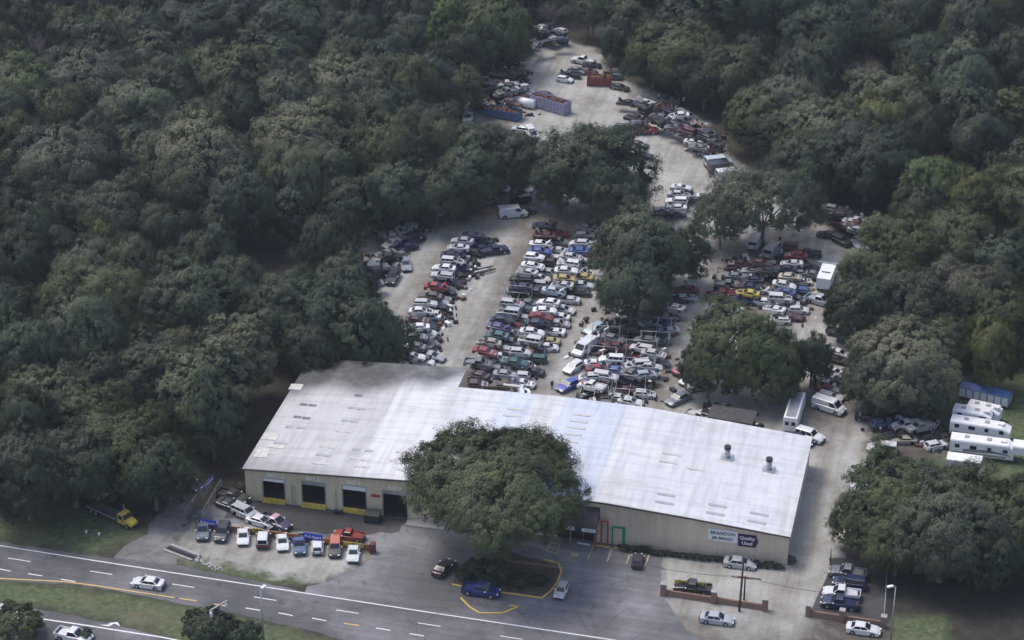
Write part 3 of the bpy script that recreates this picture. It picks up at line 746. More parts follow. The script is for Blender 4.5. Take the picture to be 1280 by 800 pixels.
# oaks that stand in the yard and along its edges (crown centre pixel, crown radius in pixels)
fme, fC, flr = crown_mesh('front_oak_crown', 5, 13.6, 5.6, 11.6, 300, 250000, .15, low=-.02, open_=.24, ls=.75)
ftr = trunk_mesh('front_oak_trunk', 6, fC, .75, 5.0, 22, 4)
fq = G(624, 686)
fo = empty('oak_tree', (fq.x, fq.y, 0), 1.9, 'huge dark spreading oak in front of the warehouse on the kerbed island', 'tree')
link('trunk', ftr, fo); link('crown', fme, fo, color=(.078,.100,.042)); TREES.append((fq.x, fq.y, 14)); fo.scale = (.98, 1.0, .88)
for a in [
    (740,212,66,'oak','d','dark oak in the yard above the central double row of cars'),
    (700,225,34,'oak','u','small dark oak on the left flank of the upper yard oak'),
    (770,245,36,'oak','g','lower grey green oak right of the central double row'),
    (798,312,54,'oak','g','grey green oak between the central rows and the yard lane'),
    (838,318,44,'oak','d','dark oak right of the grey green one over the yard lane'),
    (790,360,44,'oak','u','dark low oak covering the top of the frame rack block'),
    (955,252,66,'sparse','g','open crowned grey oak with pale limbs beside the upper lane'),
    (902,272,38,'sparse','g','thin grey oak left of the open crowned oak'),
    (922,436,60,'oak','o','olive oak in the yard below the yellow car'),
    (886,458,36,'oak','d','dark oak on the left flank of the olive yard oak'),
    (965,458,42,'oak','o','olive oak on the right flank of the yard oak by the shed'),
    (1015,450,26,'oak','d','small dark oak beside the white vans column'),
    (1132,450,66,'oak','m','broad grey mossy oak above the white camper trailers'),
    (1100,478,40,'oak','g','grey green oak left of the broad mossy oak'),
    (1150,480,34,'oak','g','grey green oak right of the broad mossy oak'),
    (1125,620,62,'oak','o','olive green oak above the fenced lot of pickups'),
    (1085,655,40,'oak','o','olive oak leaning over the drive beside the fenced lot'),
    (1185,628,56,'oak','o','olive oak below the short white trailer'),
    (1180,665,66,'oak','g','tall grey green oak right of the fenced pickup lot'),
    (1255,660,56,'oak','o','olive oak at the right edge below the trailers'),
    (1288,632,38,'oak','o','olive oak at the right edge beside the long camper'),
    (1122,676,44,'oak','o','olive oak just above the fenced lot corner'),
    (1248,690,44,'oak','d','dark oak low at the right edge'),
    (275,468,44,'tall','m','pale mossy oak left of the warehouse roof'),
    (238,492,42,'tall','m','pale mossy oak second from the warehouse roof'),
    (305,440,38,'tall','m','pale mossy oak behind the warehouse left corner'),
    (225,445,34,'oak','r','brownish oak behind the pale mossy pair'),
    (265,530,40,'oak','d','dark oak beside the warehouse left wall'),
    (150,562,60,'oak','o','olive oak above the yellow truck'),
    (90,580,60,'oak','d','dark oak left of the yellow truck'),
    (192,588,44,'oak','d','dark oak overhanging the driveway entrance'),
    (112,520,50,'oak','o','olive oak behind the yellow truck oaks'),
    (32,590,56,'oak','d','dark oak at the left edge above the verge'),
    (60,500,52,'oak','m','grey mossy oak near the left edge'),
    (400,400,56,'oak','u','blue green oak behind the warehouse back left'),
    (450,415,52,'oak','d','dark oak overhanging the warehouse back edge'),
    (355,390,50,'oak','d','dark oak left of the one overhanging the roof'),
    (430,360,44,'oak','u','blue green oak beside the left row of cars'),
    (480,425,34,'oak','u','small dark oak at the foot of the left car row'),
    (385,440,36,'oak','d','dark oak leaning on the warehouse back corner'),
    (562,36,30,'cone','b','bright green pointed tree near the top of the photo'),
    (640,140,0,'','',''),
    (590,215,46,'oak','u','blue green oak above the parked white van'),
    (640,205,44,'oak','d','dark oak between the van lane and the container yard'),
    (545,240,40,'oak','d','dark oak above the left car row'),
    (500,235,44,'oak','u','blue green oak at the head of the left car row'),
    (598,190,36,'oak','g','grey green oak below the blue trailer'),
    (535,100,44,'oak','u','bushy oak left of the scrap yard top'),
    (575,108,30,'oak','o','olive oak beside the scrap yard top'),
    (430,110,50,'oak','m','pale topped oak in the wood left of the yard top'),
    (850,65,56,'oak','o','olive oak above the dark wrecks on the right edge'),
    (915,92,46,'oak','o','rounded olive oak right of the wrecks'),
    (818,72,36,'oak','d','dark oak right above the red skip'),
    (882,98,38,'oak','d','dark oak over the right edge wrecks'),
    (958,146,44,'oak','o','olive oak above the parked white vans'),
    (985,135,48,'oak','g','grey green oak on the ridge of the right wood edge'),
    (1030,165,52,'oak','m','mossy oak on the right wood edge'),
    (1085,200,52,'oak','u','blue green oak at the end of the right wood edge'),
    (1010,205,44,'oak','d','dark oak above the sparse grey oak'),
    (972,168,32,'oak','d','dark oak behind the white van'),
    (1120,215,36,'oak','d','dark oak above the dark wrecks by the boat'),
    (1165,238,42,'oak','b','bright topped oak beyond the boat'),
    (1100,345,48,'oak','o','olive oak right of the white box truck'),
    (1075,385,44,'oak','d','dark oak below the box truck'),
    (1130,310,48,'oak','o','olive oak right of the overturned boat'),
    (1145,385,52,'oak','d','dark oak above the broad mossy oak'),
    (1200,300,54,'oak','o','olive oak in the right wood beyond the boat'),
    (1200,370,50,'oak','r','brownish oak above the blue covered trailer'),
    (1255,330,48,'oak','u','blue green oak near the right edge'),
    (1250,395,44,'oak','o','olive oak at the right edge above the trailers'),
    (1190,425,34,'oak','d','dark oak behind the blue covered trailer'),
    (440,258,36,'oak','d','dark oak over the dim group at the left yard edge'),
    (418,306,34,'oak','d','dark oak left of the dim group of wrecks'),
    (470,262,22,'oak','u','small oak at the head of the dim group'),
    (855,25,40,'tall','d','dark tall tree behind the olive oaks at the top'),
    (652,-14,30,'oak','d','dark oak directly above the top heap of wrecks'),
    (697,-8,28,'sparse','g','open grey oak above the right end of the top heap'),
    (742,14,28,'sparse','g','grey open oak beside the leafless trees at the top'),
    (785,28,28,'oak','g','grey green oak left of the olive oaks at the top'),
    (616,14,28,'oak','d','dark oak left of the top heap of wrecks'),
    (770,52,20,'oak','u','small oak above the green wagon at the red skip'),
]:
    if a[2] == 0: continue
    tree(a[0], a[1], a[2], a[3], a[4], a[5])
for a in ((25,215,24),(95,190,22),(15,300,22),(765,30,30),(735,15,24),(975,60,26),(1235,350,30),(1195,70,20),(30,40,20),(405,305,14),(1225,235,18),(690,10,24),(185,345,16),(960,100,24),(1262,60,28),(1215,395,24),(372,318,18),(300,75,18),(60,95,20),(180,30,18),(560,160,16),(820,40,16),(1080,90,22),(1140,120,20),(20,250,24)):
    tree(*a, kind='bare')
for i, a in enumerate(((24,786,34,'bush','o','olive shrub covering the bottom left corner'),(262,790,34,'bush2','d','dark shrub at the foot of the signal pole'),(300,796,26,'bush','d','dark shrub right of the signal pole'),
          (302,604,11,'bush','d','round dark shrub at the warehouse left corner'),(597,708,17,'bush2','d','dark shrub left of the tree island trunk'),(622,712,18,'bush','o','olive shrub in the middle of the tree island'),(612,722,14,'bush2','d','dark shrub behind the blue pickup'),(652,722,13,'bush','d','small dark shrub right of the island trunk'),(675,720,10,'bush2','d','small dark shrub near the white car on the island'),(580,715,11,'bush','d','small dark shrub at the left end of the island'),(988,694,8,'bush','r','brown climbing shrub at the warehouse right corner'),
          (105,790,12,'bush','d','small green shrub in front of the white pickup at the bottom'))):
    o = tree(a[0], a[1], a[2], a[3], a[4], a[5])
    q = G(a[0], a[1], 1.2); o.location = (q.x, q.y, 0)
    s = a[2]/(FPX/math.hypot(q.y, CAMH))/2.6; o.scale = (s, s, s)
# the rest of the woods: crowns scattered over the wooded ground, none closer than a crown apart
WOODS = [
    ('left wood', [(-70,-90),(650,-90),(625,10),(610,60),(560,110),(590,170),(640,190),(600,230),(540,225),(470,235),(425,265),(405,330),(440,370),(330,400),(300,420),(215,470),(130,540),(-70,600)]),
    ('upper wood', [(650,-90),(1360,-90),(1360,480),(1280,420),(1240,440),(1190,400),(1130,370),(1110,300),(1140,250),(1090,180),(980,120),(900,70),(830,40),(790,20),(740,8),(690,-10),(640,10)]),
    ('right wood', [(1160,640),(1360,590),(1360,690),(1170,680)]),
]
HOLES = [(1238,474,42,24),(232,345,26,20),(345,300,34,18),(128,150,10,14),(230,12,14,12),(325,25,16,16),(1120,165,16,22),(1165,190,14,14),(1230,460,20,15)]
rr = random.Random(11)
cand = []
for nm, pl in WOODS:
    pp = poly(pl, 9); lo = pp.min(0); hi = pp.max(0)
    pts = np.array([(rr.uniform(lo[0], hi[0]), rr.uniform(lo[1], hi[1])) for _ in range(5200)])
    s = sdist(pts, pp)
    cand += [(x, y, nm) for (x, y), d in zip(pts, s) if d > 0]
n_fill = 0
for x, y, nm in cand:
    if n_fill >= 250: break
    px, py = PX((x, y, 9))
    if px < -60 or px > 1340 or py < -75: continue
    if any(((px-a)/c)**2+((py-b)/d)**2 < 1.6 for a, b, c, d in HOLES): continue
    r = rr.choice((4.2, 5.4, 6.4, 7.2, 8.2, 9.4))
    if any((x-a)**2+(y-b)**2 < (.77*(r+c))**2 for a, b, c in TREES): continue
    sc_ = FPX/math.sqrt(x*x+y*y+181**2)
    far = y > 470
    tone = rr.choice('dddduuugoogm' if not far else 'ddddduuuugo')
    if rr.random() < .03: tone = 'y'
    if rr.random() < .06:
        tree(px, py, r*sc_*.8, 'bare', 'g'); n_fill += 1; continue
    kind = rr.choice(('oak','oak','oak','oak','tall','sparse'))
    tree(px, py, r*sc_*(.86 if kind == 'tall' else 1.05), kind, tone, zs=(r/7)**.5*rr.uniform(.82, 1.28), group='oaks of the dense woods around the yard')
    n_fill += 1
# far woodland beyond the frame's top edge: single crowns again, up to the haze
print('trees', len(TREES), 'fill', n_fill)
# hedge along the right half of the warehouse front
hm, _, _ = crown_mesh('hedge_leaves', 90, 1.0, .55, .45, 40, 3600, .065)
hd = empty('hedge', bl(54.5, -1.3), TH, 'low clipped hedge along the foot of the right half of the warehouse wall', 'hedge')
for k in range(22):
    o = link('hedge_bush', hm, hd, (k*1.05+.3, R.uniform(-.2,.2), 0), color=(.035+R.uniform(-.008,.012), .042, .028)); o.scale = (.9, .6, R.uniform(.6, 1.1))

# ------------------------------------------------------------------ vehicles
# outline numbers: length, half width, nose z, hood z at cowl, deck z, wheel x, wheel radius, cabin base x (rear, front), roof x (rear, front), roof z
VT = {
 'sedan':   dict(L=4.75, w=.90, nose=.66, hood=.92, deck=.98, wx=1.38, wr=.32, cb=(-1.75,1.05), cr=(-1.05,.25), rz=1.42),
 'coupe':   dict(L=4.55, w=.89, nose=.62, hood=.86, deck=.95, wx=1.32, wr=.32, cb=(-1.85,.95), cr=(-.85,.10), rz=1.31),
 'hatchback': dict(L=4.1, w=.86, nose=.68, hood=.94, deck=.98, wx=1.24, wr=.31, cb=(-1.95,.98), cr=(-1.55,.25), rz=1.46),
 'wagon':   dict(L=4.75, w=.90, nose=.68, hood=.94, deck=.98, wx=1.38, wr=.32, cb=(-2.28,1.05), cr=(-1.95,.30), rz=1.47),
 'suv':     dict(L=4.75, w=.94, nose=.86, hood=1.10, deck=1.14, wx=1.38, wr=.38, cb=(-2.30,1.02), cr=(-2.10,.45), rz=1.78),
 'minivan': dict(L=4.95, w=.96, nose=.78, hood=1.05, deck=1.06, wx=1.45, wr=.34, cb=(-2.40,1.55), cr=(-2.25,.65), rz=1.76),
 'van':     dict(L=5.5, w=1.0, nose=.95, hood=1.22, deck=1.22, wx=1.68, wr=.38, cb=(-2.70,1.95), cr=(-2.60,1.20), rz=2.12),
 'pickup':  dict(L=5.3, w=.97, nose=.88, hood=1.10, deck=1.06, wx=1.65, wr=.39, cb=(-.62,1.25), cr=(-.45,.50), rz=1.78),
}
def vehicle_meshes(kind, dent=0, seed=0):
    t = VT[kind]; rr = random.Random(seed); h = t['L']/2; w = t['w']; z0 = .2 if t['wr'] < .36 else .3; wr = t['wr']*1.22
    out = {}
    # lower body: side outline with wheel arches, four layers across for rounded shoulders
    top = [(-h+.02, .62), (-h+.06, t['deck']-.08), (-h+.2, t['deck']), (t['cb'][0]+.1, t['deck']+.01), (t['cb'][1], t['hood']), ((t['cb'][1]+h)/2, t['hood']*.6+t['nose']*.4+.03), (h-.25, t['nose']+.05), (h-.05, t['nose']-.06), (h, .5), (h-.06, z0+.05)]
    bot = []
    for cx in (t['wx'], -t['wx']):
        bot.append((cx+wr, z0))
        for k in range(1, 6):
            a = math.pi*k/6; bot.append((cx+wr*math.cos(a), t['wr']+wr*math.sin(a)*.98 if True else 0))
        bot.append((cx-wr, z0))
    outline = top+bot+[(-h+.05, z0+.06)]
    n = len(outline); zc = .6
    layers = [(-w, .965, .90), (-w+.10, .995, .985), (0, 1.0, 1.02), (w-.10, .995, .985), (w, .965, .90)]
    vs = []; fs = []
    for y, sx_, sz_ in layers:
        for i, (x, z) in enumerate(outline):
            zz = zc+(z-zc)*sz_ if z > zc else z
            edge = .10*max(0, (abs(x)-h+.5)/.5) if abs(y) > .3 else 0
            vs.append((x*sx_-(edge if x > 0 else -edge), y, zz))
    for l in range(4):
        for i in range(n):
            fs.append((l*n+i, l*n+(i+1) % n, (l+1)*n+(i+1) % n, (l+1)*n+i))
    fs = [f[::-1] for f in fs]
    fs += [tuple(range(n)), tuple(range(4*n, 5*n))[::-1]]
    if kind == 'pickup':          # shorten the solid part to the cab and add an open bed
        vs = [((x if x > -.7 else x), y, (z if x > t['cb'][0]-.05 or z < .75 else .78)) for x, y, z in vs]
    if dent: vs = [(x+rr.gauss(0, dent), y+rr.gauss(0, dent), z+rr.gauss(0, dent*.7)) for x, y, z in vs]
    mb = MB(); mb.add(vs, fs)
    out['body'] = mb
    if kind == 'pickup':
        b = MB(); x0, x1 = -h+.08, t['cb'][0]-.04
        b.box((x0, -w+.03, .74), (x1, -w+.13, 1.12)); b.box((x0, w-.13, .74), (x1, w-.03, 1.12)); b.box((x0-.04, -w+.14, .74), (x0+.05, w-.14, 1.10)); b.box((x1-.07, -w+.14, .74), (x1, w-.14, 1.13))
        out['bed'] = b
        out['bed_floor'] = MB().box((x0+.06, -w+.14, .785), (x1-.08, w-.14, .82))
    # cabin shell with tumblehome
    (b0, b1), (r0, r1), rz = t['cb'], t['cr'], t['rz']; zb = min(t['deck'], t['hood'])-.03; wt = w-.20; wb = w-.05
    if kind in ('van',): wt = w-.10
    ringA = [(b0, -wb), (b1, -wb+.05), (b1, wb-.05), (b0, wb)]
    ringB = [(r0, -wt), (r1, -wt), (r1, wt), (r0, wt)]
    crush = rr.uniform(.0, .16) if dent else 0
    rz2 = rz-crush
    v = [(x, y, zb) for x, y in ringA]+[(x, y, rz2-.07) for x, y in ringB]+[(x*.96+.0, y*.82, rz2+rr.gauss(0, dent)) for x, y in ringB]
    f = [(0,1,5,4),(1,2,6,5),(2,3,7,6),(3,0,4,7),(4,5,9,8),(5,6,10,9),(6,7,11,10),(7,4,8,11),(8,9,10,11)]
    mb = MB(); mb.add(v, f); out['roof'] = mb
    def pane(ax, bx, cx, dx, ins=(.08, .08, .10, .06), off=.012):
        A, B, C, D = [Vector(v[i]) for i in (ax, bx, cx, dx)]
        def P_(s, q): return (A.lerp(B, s)).lerp(D.lerp(C, s), q)
        nn = (B-A).cross(D-A).normalized()*off
        l, r_, lo, hi = ins
        q = [P_(l, lo), P_(1-r_, lo), P_(1-r_, 1-hi), P_(l, 1-hi)]
        q = [x+nn for x in q]
        m_ = MB(); m_.add(q+[x-nn*.9 for x in q], [(0,1,2,3),(0,4,5,1),(1,5,6,2),(2,6,7,3),(3,7,4,0)]); return m_
    out['windscreen'] = pane(1, 2, 6, 5)
    out['rear_window'] = pane(3, 0, 4, 7, (.10, .10, .12 if kind != 'pickup' else .3, .10))
    splits = {'pickup': [(.06,.94)], 'van': [(.73,.95)], 'coupe': [(.12,.92)], 'suv': [(.05,.30),(.34,.64),(.67,.95)], 'minivan': [(.05,.33),(.36,.66),(.69,.95)], 'wagon': [(.05,.30),(.34,.63),(.66,.94)]}.get(kind, [(.10,.50),(.54,.94)])
    sw = []
    for a, b in splits:
        sw.append(pane(0, 1, 5, 4, (a, 1-b, .14, .10))); sw.append(pane(2, 3, 7, 6, (1-b, a, .14, .10)))
    out['side_window'] = sw
    # wheels etc
    out['bumper'] = [MB().box((h-.10, -w+.16, .30), (h+.05, w-.16, .48)), MB().box((-h-.05, -w+.16, .32), (-h+.08, w-.16, .52))]
    zl = t['nose']-.17
    out['headlight'] = [MB().box((h-.16, s*(w-.35)-.17, zl), (h+.02, s*(w-.35)+.17, zl+.13)) for s in (-1, 1)]
    out['tail_lamp'] = [MB().box((-h-.01, s*(w-.28)-.14, .72), (-h+.12, s*(w-.28)+.14, .88)) for s in (-1, 1)]
    out['mirror'] = [MB().box((b1-.45, s*(w+.10)-.08, zb+.06), (b1-.30, s*(w+.10)+.08, zb+.22)) for s in (-1, 1)]
    return out, t
def cyl_y(r, hw, n=16):
    mb = MB(); mb.tube([(0, -hw, 0), (0, hw, 0)], r, n); return mb
WH = {}
def wheel_me(r):
    k = round(r, 2)
    if k not in WH: WH[k] = (cyl_y(r, .11).mesh('wheel', M['tyre']), MB().tube([(0,-.12,0),(0,.12,0)], r*.6, 12).mesh('rim', M['rim']))
    return WH[k]
LIB = {}
def lib(kind, variant, junk):
    k = (kind, variant, junk)
    if k in LIB: return LIB[k]
    out, t = vehicle_meshes(kind, .034 if junk else 0, variant*7+len(kind))
    pm = M['junk'] if junk else M['paint']
    d = {'t': t}
    for nm in ('body', 'roof', 'bed'):
        if nm in out: d[nm] = out[nm].mesh(nm, pm)
    if 'bed_floor' in out: d['bed_floor'] = out['bed_floor'].mesh('bed_floor', M['trim'])
    d['windscreen'] = out['windscreen'].mesh('windscreen', M['glass']); d['rear_window'] = out['rear_window'].mesh('rear_window', M['glass'])
    d['side_window'] = [q.mesh('side_window', M['glass']) for q in out['side_window']]
    d['bumper'] = [q.mesh('bumper', M['trim']) for q in out['bumper']]
    d['headlight'] = [q.mesh('headlight', M['lamp']) for q in out['headlight']]
    d['tail_lamp'] = [q.mesh('tail_lamp', M['tail']) for q in out['tail_lamp']]
    d['mirror'] = [q.mesh('mirror', pm) for q in out['mirror']]
    # hood / boot lid as a slightly raised panel, and the dark bay it covers
    h = t['L']/2; w = t['w']-.2; x0 = t['cb'][1]+.05; x1 = h-.3
    d['hood'] = MB().add([(x0,-w,t['hood']+.012),(x1,-w+.08,t['nose']+.075),(x1,w-.08,t['nose']+.075),(x0,w,t['hood']+.012),(x0,-w,t['hood']-.03),(x1,-w+.08,t['nose']),(x1,w-.08,t['nose']),(x0,w,t['hood']-.03)], [(0,1,2,3),(0,4,5,1),(1,5,6,2),(2,6,7,3),(3,7,4,0)]).mesh('hood', pm)
    rb = random.Random(variant)
    e = MB(); e.add([(x0+.02,-w+.06,t['hood']+.03),(x1-.02,-w+.12,t['nose']+.09),(x1-.02,w-.12,t['nose']+.09),(x0+.02,w-.06,t['hood']+.03)], [(0,1,2,3)])
    for _ in range(6):
        a = rb.uniform(x0+.05, x1-.35); b = rb.uniform(-w+.15, w-.4); zz = t['nose']+.06; e.box((a, b, zz), (a+rb.uniform(.15,.3), b+rb.uniform(.15,.3), zz+rb.uniform(.06,.2)))
    d['engine_bay'] = e.mesh('engine_bay', M['engine'])
    LIB[k] = d
    return d
DG = {}
def door_gap(w, s, h):
    k = (w, s, h)
    if k not in DG: DG[k] = MB().box((0, min(s*(w-.05), s*(w+.012)), .36), (.85, max(s*(w-.05), s*(w+.012)), h-.06)).mesh('door_opening', M['engine'])
    return DG[k]
def car(kind, px, py, head, color, label, z=0.0, junk=0, group=None, name=None, rr=None, hood=None, wheels=None, tilt=None, detail=1, zref=.6, catg=None, roofcol=None, noglass=False):
    """head: degrees, 0 along the warehouse front to the right, 90 away from the camera"""
    rr = rr or random.Random(int(px*77+py*13))
    var = rr.randrange(4) if junk else 0
    d = lib(kind, var, bool(junk)); t = d['t']
    q = G(px, py, z+zref)
    nm = name or {'sedan': 'sedan_car', 'coupe': 'coupe_car', 'hatchback': 'hatchback_car', 'wagon': 'station_wagon', 'suv': 'sport_utility_car', 'minivan': 'minivan', 'van': 'panel_van', 'pickup': 'pickup_truck'}[kind]
    o = empty(nm, (q.x, q.y, z), TH+math.radians(head), label, catg or {'pickup': 'pickup', 'van': 'van', 'minivan': 'van'}.get(kind, 'car'), group)
    if tilt: o.rotation_euler = (tilt[0], tilt[1], o.rotation_euler[2])
    link('body', d['body'], o, color=color)
    link('roof', d['roof'], o, color=roofcol or color)
    if 'bed' in d: link('bed', d['bed'], o, color=color); link('bed_floor', d['bed_floor'], o)
    if not (noglass or (junk and rr.random() < .12)): link('windscreen', d['windscreen'], o)
    else: link('cabin_opening', d['windscreen'], o)
    link('rear_window', d['rear_window'], o)
    for s in d['side_window']: link('side_window', s, o)
    if junk and rr.random() < .4:
        sd_ = rr.choice((-1, 1)); link('door_opening', door_gap(t['w'], sd_, t['hood']), o, (rr.choice((.1, -.95)), 0, 0))
    if hood is None: hood = rr.choice(['gone','gone','gone','odd','odd','open','open','same','same','same']) if junk else 'same'
    if hood == 'gone': link('engine_bay', d['engine_bay'], o)
    elif hood == 'open':
        link('engine_bay', d['engine_bay'], o)
        hx, hz_ = t['cb'][1]+.05, t['hood']+.02; an = -rr.uniform(.7, 1.15)
        ho = link('hood', d['hood'], o, color=color); ho.rotation_euler = (0, an, 0)
        ho.location = (hx-(hx*math.cos(an)+hz_*math.sin(an)), 0, hz_-(-hx*math.sin(an)+hz_*math.cos(an)))
    elif False: pass
    else: link('hood', d['hood'], o, color=color if hood == 'same' else rr.choice([(.6,.6,.62),(.05,.05,.06),(.25,.04,.04),(.35,.36,.38)]))
    wm, rm = wheel_me(t['wr'])
    nwh = wheels if wheels is not None else ([0,1,2,3] if not junk else [k for k in range(4) if rr.random() < .55])
    for k in nwh:
        x = t['wx']*(1 if k < 2 else -1); y = (t['w']-.10)*(1 if k % 2 else -1)
        ww = link('wheel', wm, o, (x, y, t['wr'])); link('rim', rm, ww)
    if detail:
        for s in d['bumper']: link('bumper', s, o)
        for s in d['headlight']: link('headlight', s, o)
        for s in d['tail_lamp']: link('tail_lamp', s, o)
        for s in d['mirror']: link('mirror', s, o)
    else:
        if rr.random() < .7: link('bumper', d['bumper'][0], o)
        if rr.random() < .7: link('bumper', d['bumper'][1], o)
    return o
WHT=(.70,.70,.72); SIL=(.42,.43,.46); GRY=(.17,.18,.20); BLK=(.025,.026,.032); NVY=(.018,.026,.075); BLU_=(.05,.10,.34); TEAL=(.05,.14,.145); RED_=(.33,.035,.04); MAR=(.12,.025,.035); BEI=(.48,.42,.30); YLW=(.55,.42,.06); GRN=(.05,.12,.07); PAL=(.45,.55,.62); BRN=(.13,.085,.06); ORG=(.45,.12,.05); PUR=(.09,.07,.20)
CN = {'W': (WHT,'white'), 'S': (SIL,'silver'), 'G': (GRY,'grey'), 'K': (BLK,'black'), 'N': (NVY,'navy'), 'B': (BLU_,'blue'), 'T': (TEAL,'teal'), 'R': (RED_,'red'), 'M': (MAR,'maroon'), 'C': (BEI,'cream'), 'Y': (YLW,'yellow'), 'E': (GRN,'dark green'), 'P': (PAL,'pale blue'), 'O': (BRN,'brown'), 'X': (PUR,'purple')}
KN = {'s': 'sedan', 'c': 'coupe', 'h': 'hatchback', 'g': 'wagon', 'u': 'suv', 'm': 'minivan', 'v': 'van', 'p': 'pickup'}
WORDK = {'sedan': 'sedan', 'coupe': 'coupe', 'hatchback': 'hatchback', 'wagon': 'station wagon', 'suv': 'sport utility car', 'minivan': 'minivan', 'van': 'van', 'pickup': 'pickup'}
ORD = ['nearest','second','third','fourth','fifth','sixth','seventh','eighth','ninth','tenth','eleventh','twelfth','thirteenth','fourteenth','fifteenth','sixteenth','seventeenth','eighteenth','nineteenth','twentieth','twenty-first','twenty-second','twenty-third','twenty-fourth','twenty-fifth','twenty-sixth','twenty-seventh','twenty-eighth','twenty-ninth','thirtieth']
def slope_head(x0, y0, x1, y1):
    a, b = G(x0, y0, .7), G(x1, y1, .7); return math.degrees(math.atan2(b.y-a.y, b.x-a.x))-math.degrees(TH)
def row(items, where, group, head=0, jit=4, seed=3, lower=False, zu=1.32):
    """items: (x, y, code) code = colour letter + kind letter + optional digit: 0 on the ground, 1 up on another car; reported from the warehouse outwards"""
    rr = random.Random(seed)
    its = sorted(items, key=lambda a: -a[1])
    cnt = {}
    for x, y, cd in its:
        c, nm = CN[cd[0]]; kd = KN[cd[1]]; lv = cd[2] if len(cd) > 2 else '0'
        key = (nm, kd, lv); cnt[key] = cnt.get(key, 0)+1
        tot = sum(1 for a in its if CN[a[2][0]][1] == nm and KN[a[2][1]] == kd and (a[2][2] if len(a[2]) > 2 else '0') == lv)
        if tot == 1: which = ''
        elif cnt[key] == tot: which = 'farthest '
        else: which = ORD[cnt[key]-1]+' '
        pass
        lab = '%s%s%s%s, %s' % (which, {'0': '', '1': 'stacked ', '2': 'lower ', '3': 'topmost '}[lv], nm+' '+WORDK[kd].replace('sport utility car', 'jeep type'), ' from the warehouse' if which and which != 'farthest ' else '', where)
        z = zu if lv == '1' else 2*zu-.1 if lv == '3' else 0
        jj = rr.uniform(.72, 1.16); gy = sum(c)/3; ds = rr.uniform(.0, .45); col = tuple(min(1, (v_*(1-ds)+gy*ds)*jj) for v_ in c)
        car(kd, x, y, head+rr.gauss(0, jit)+(180 if rr.random() < .45 else 0), col, lab, z=z+(rr.uniform(0,.08) if z else 0), junk=1, group=group, rr=rr, detail=0, tilt=(rr.gauss(0,.03), rr.gauss(0,.035)) if z else None, zref=.75).scale = (.90, .90, .90)
def with_lowers(ups, dx, dy, seed, cols='WWWSSGKKGNCRKTGWOSW', left=False):
    """adds the car that carries each stacked car, sticking out at its right-hand end"""
    rr = random.Random(seed); out = []
    for (x, y, cd), (x2, y2, _) in zip(ups, ups[1:]):
        if y2-y > 7: out.append(((x+x2)/2+rr.uniform(-4, 12), (y+y2)/2+9+rr.uniform(-1, 1), rr.choice('KGKWSNKOGWS')+rr.choice('sschh')+'2'))
    for x, y, cd in ups:
        out.append((x, y, cd+'1'))
        out.append((x+dx+rr.uniform(-2,4), y+dy+rr.uniform(-2,2), rr.choice(cols)+rr.choice('sshcgs')+'2'))
        if left and rr.random() < .6: out.append((x-15+rr.uniform(-2,2), y+7+rr.uniform(-2,2), rr.choice('KGKNOWSG')+rr.choice('sshc')+'2'))
    return out
colB = [(680,281,'Ns'),(681,293,'Ms'),(676,304,'Ws'),(675,313,'Bs'),(668,320,'Wh'),(666,331,'Ws'),(659,339,'Wc'),(652,347,'Kg'),(651,358,'Ns'),(640,378,'Sg'),(636,390,'Su'),(628,399,'Ns'),(624,408,'Xs'),(621,418,'Ts'),(611,427,'Cs'),(606,438,'Rs'),(598,453,'Gp'),(597,468,'Ms'),(595,479,'Os')]
row(with_lowers(colB, 17, 8, 1), 'left column of the middle double row', 'wrecks in the middle double row', head=0, seed=21)
colC = [(733,284,'Gs'),(731,293,'Gh'),(724,303,'Wh'),(722,312,'Bs'),(714,320,'Ws'),(711,328,'Wg'),(708,337,'Ws'),(706,347,'Ys'),(703,355,'Wc'),(692,363,'Ps'),(686,377,'Ws'),(681,387,'Ws'),(676,394,'Rc'),(672,403,'Ns'),(665,414,'Ws'),(663,425,'Wu'),(650,439,'Wh'),(645,452,'Ts'),(632,467,'Ss'),(631,481,'Os')]
row(with_lowers(colC, 18, 10, 2, 'WWWWSGKYKBERGCTWP'), 'right column of the middle double row', 'wrecks in the middle double row', head=1, seed=22)
colA = [(592,293,'Ns'),(578,300,'Ss'),(573,308,'Wc'),(566,317,'Ns'),(565,325,'Wg'),(555,334,'Ws'),(553,343,'Sg'),(545,357,'Rs'),(538,369,'Os'),(532,378,'Wg'),(526,388,'Ws'),(522,399,'Ms'),(522,408,'Ws'),(519,420,'Ss'),(517,432,'Gs'),(516,445,'Ws')]
row(with_lowers(colA, 11, 8, 3, 'WSGKNKNGWWK'), 'left row beside the wood', 'wrecks in the left row', head=4, seed=23)
blkD = [(764,449,'Wu1'),(745,453,'Wc0'),(748,460,'Rs1'),(766,462,'Bs1'),(737,470,'Wh1'),(757,470,'Wu1'),(740,482,'Wp1'),(737,491,'Ku0'),(757,486,'Gs0'),(772,432,'Ms1'),(766,422,'Gs1'),(784,421,'Ks0'),(758,431,'Mc0'),(786,432,'Ns0'),(780,409,'Gs0'),(796,411,'Ks1'),(781,474,'Ks0'),(776,448,'Ks0'),(752,498,'Os0')]
row(blkD, 'left half of the rack block', 'wrecks in the rack block', head=3, jit=12, seed=24)
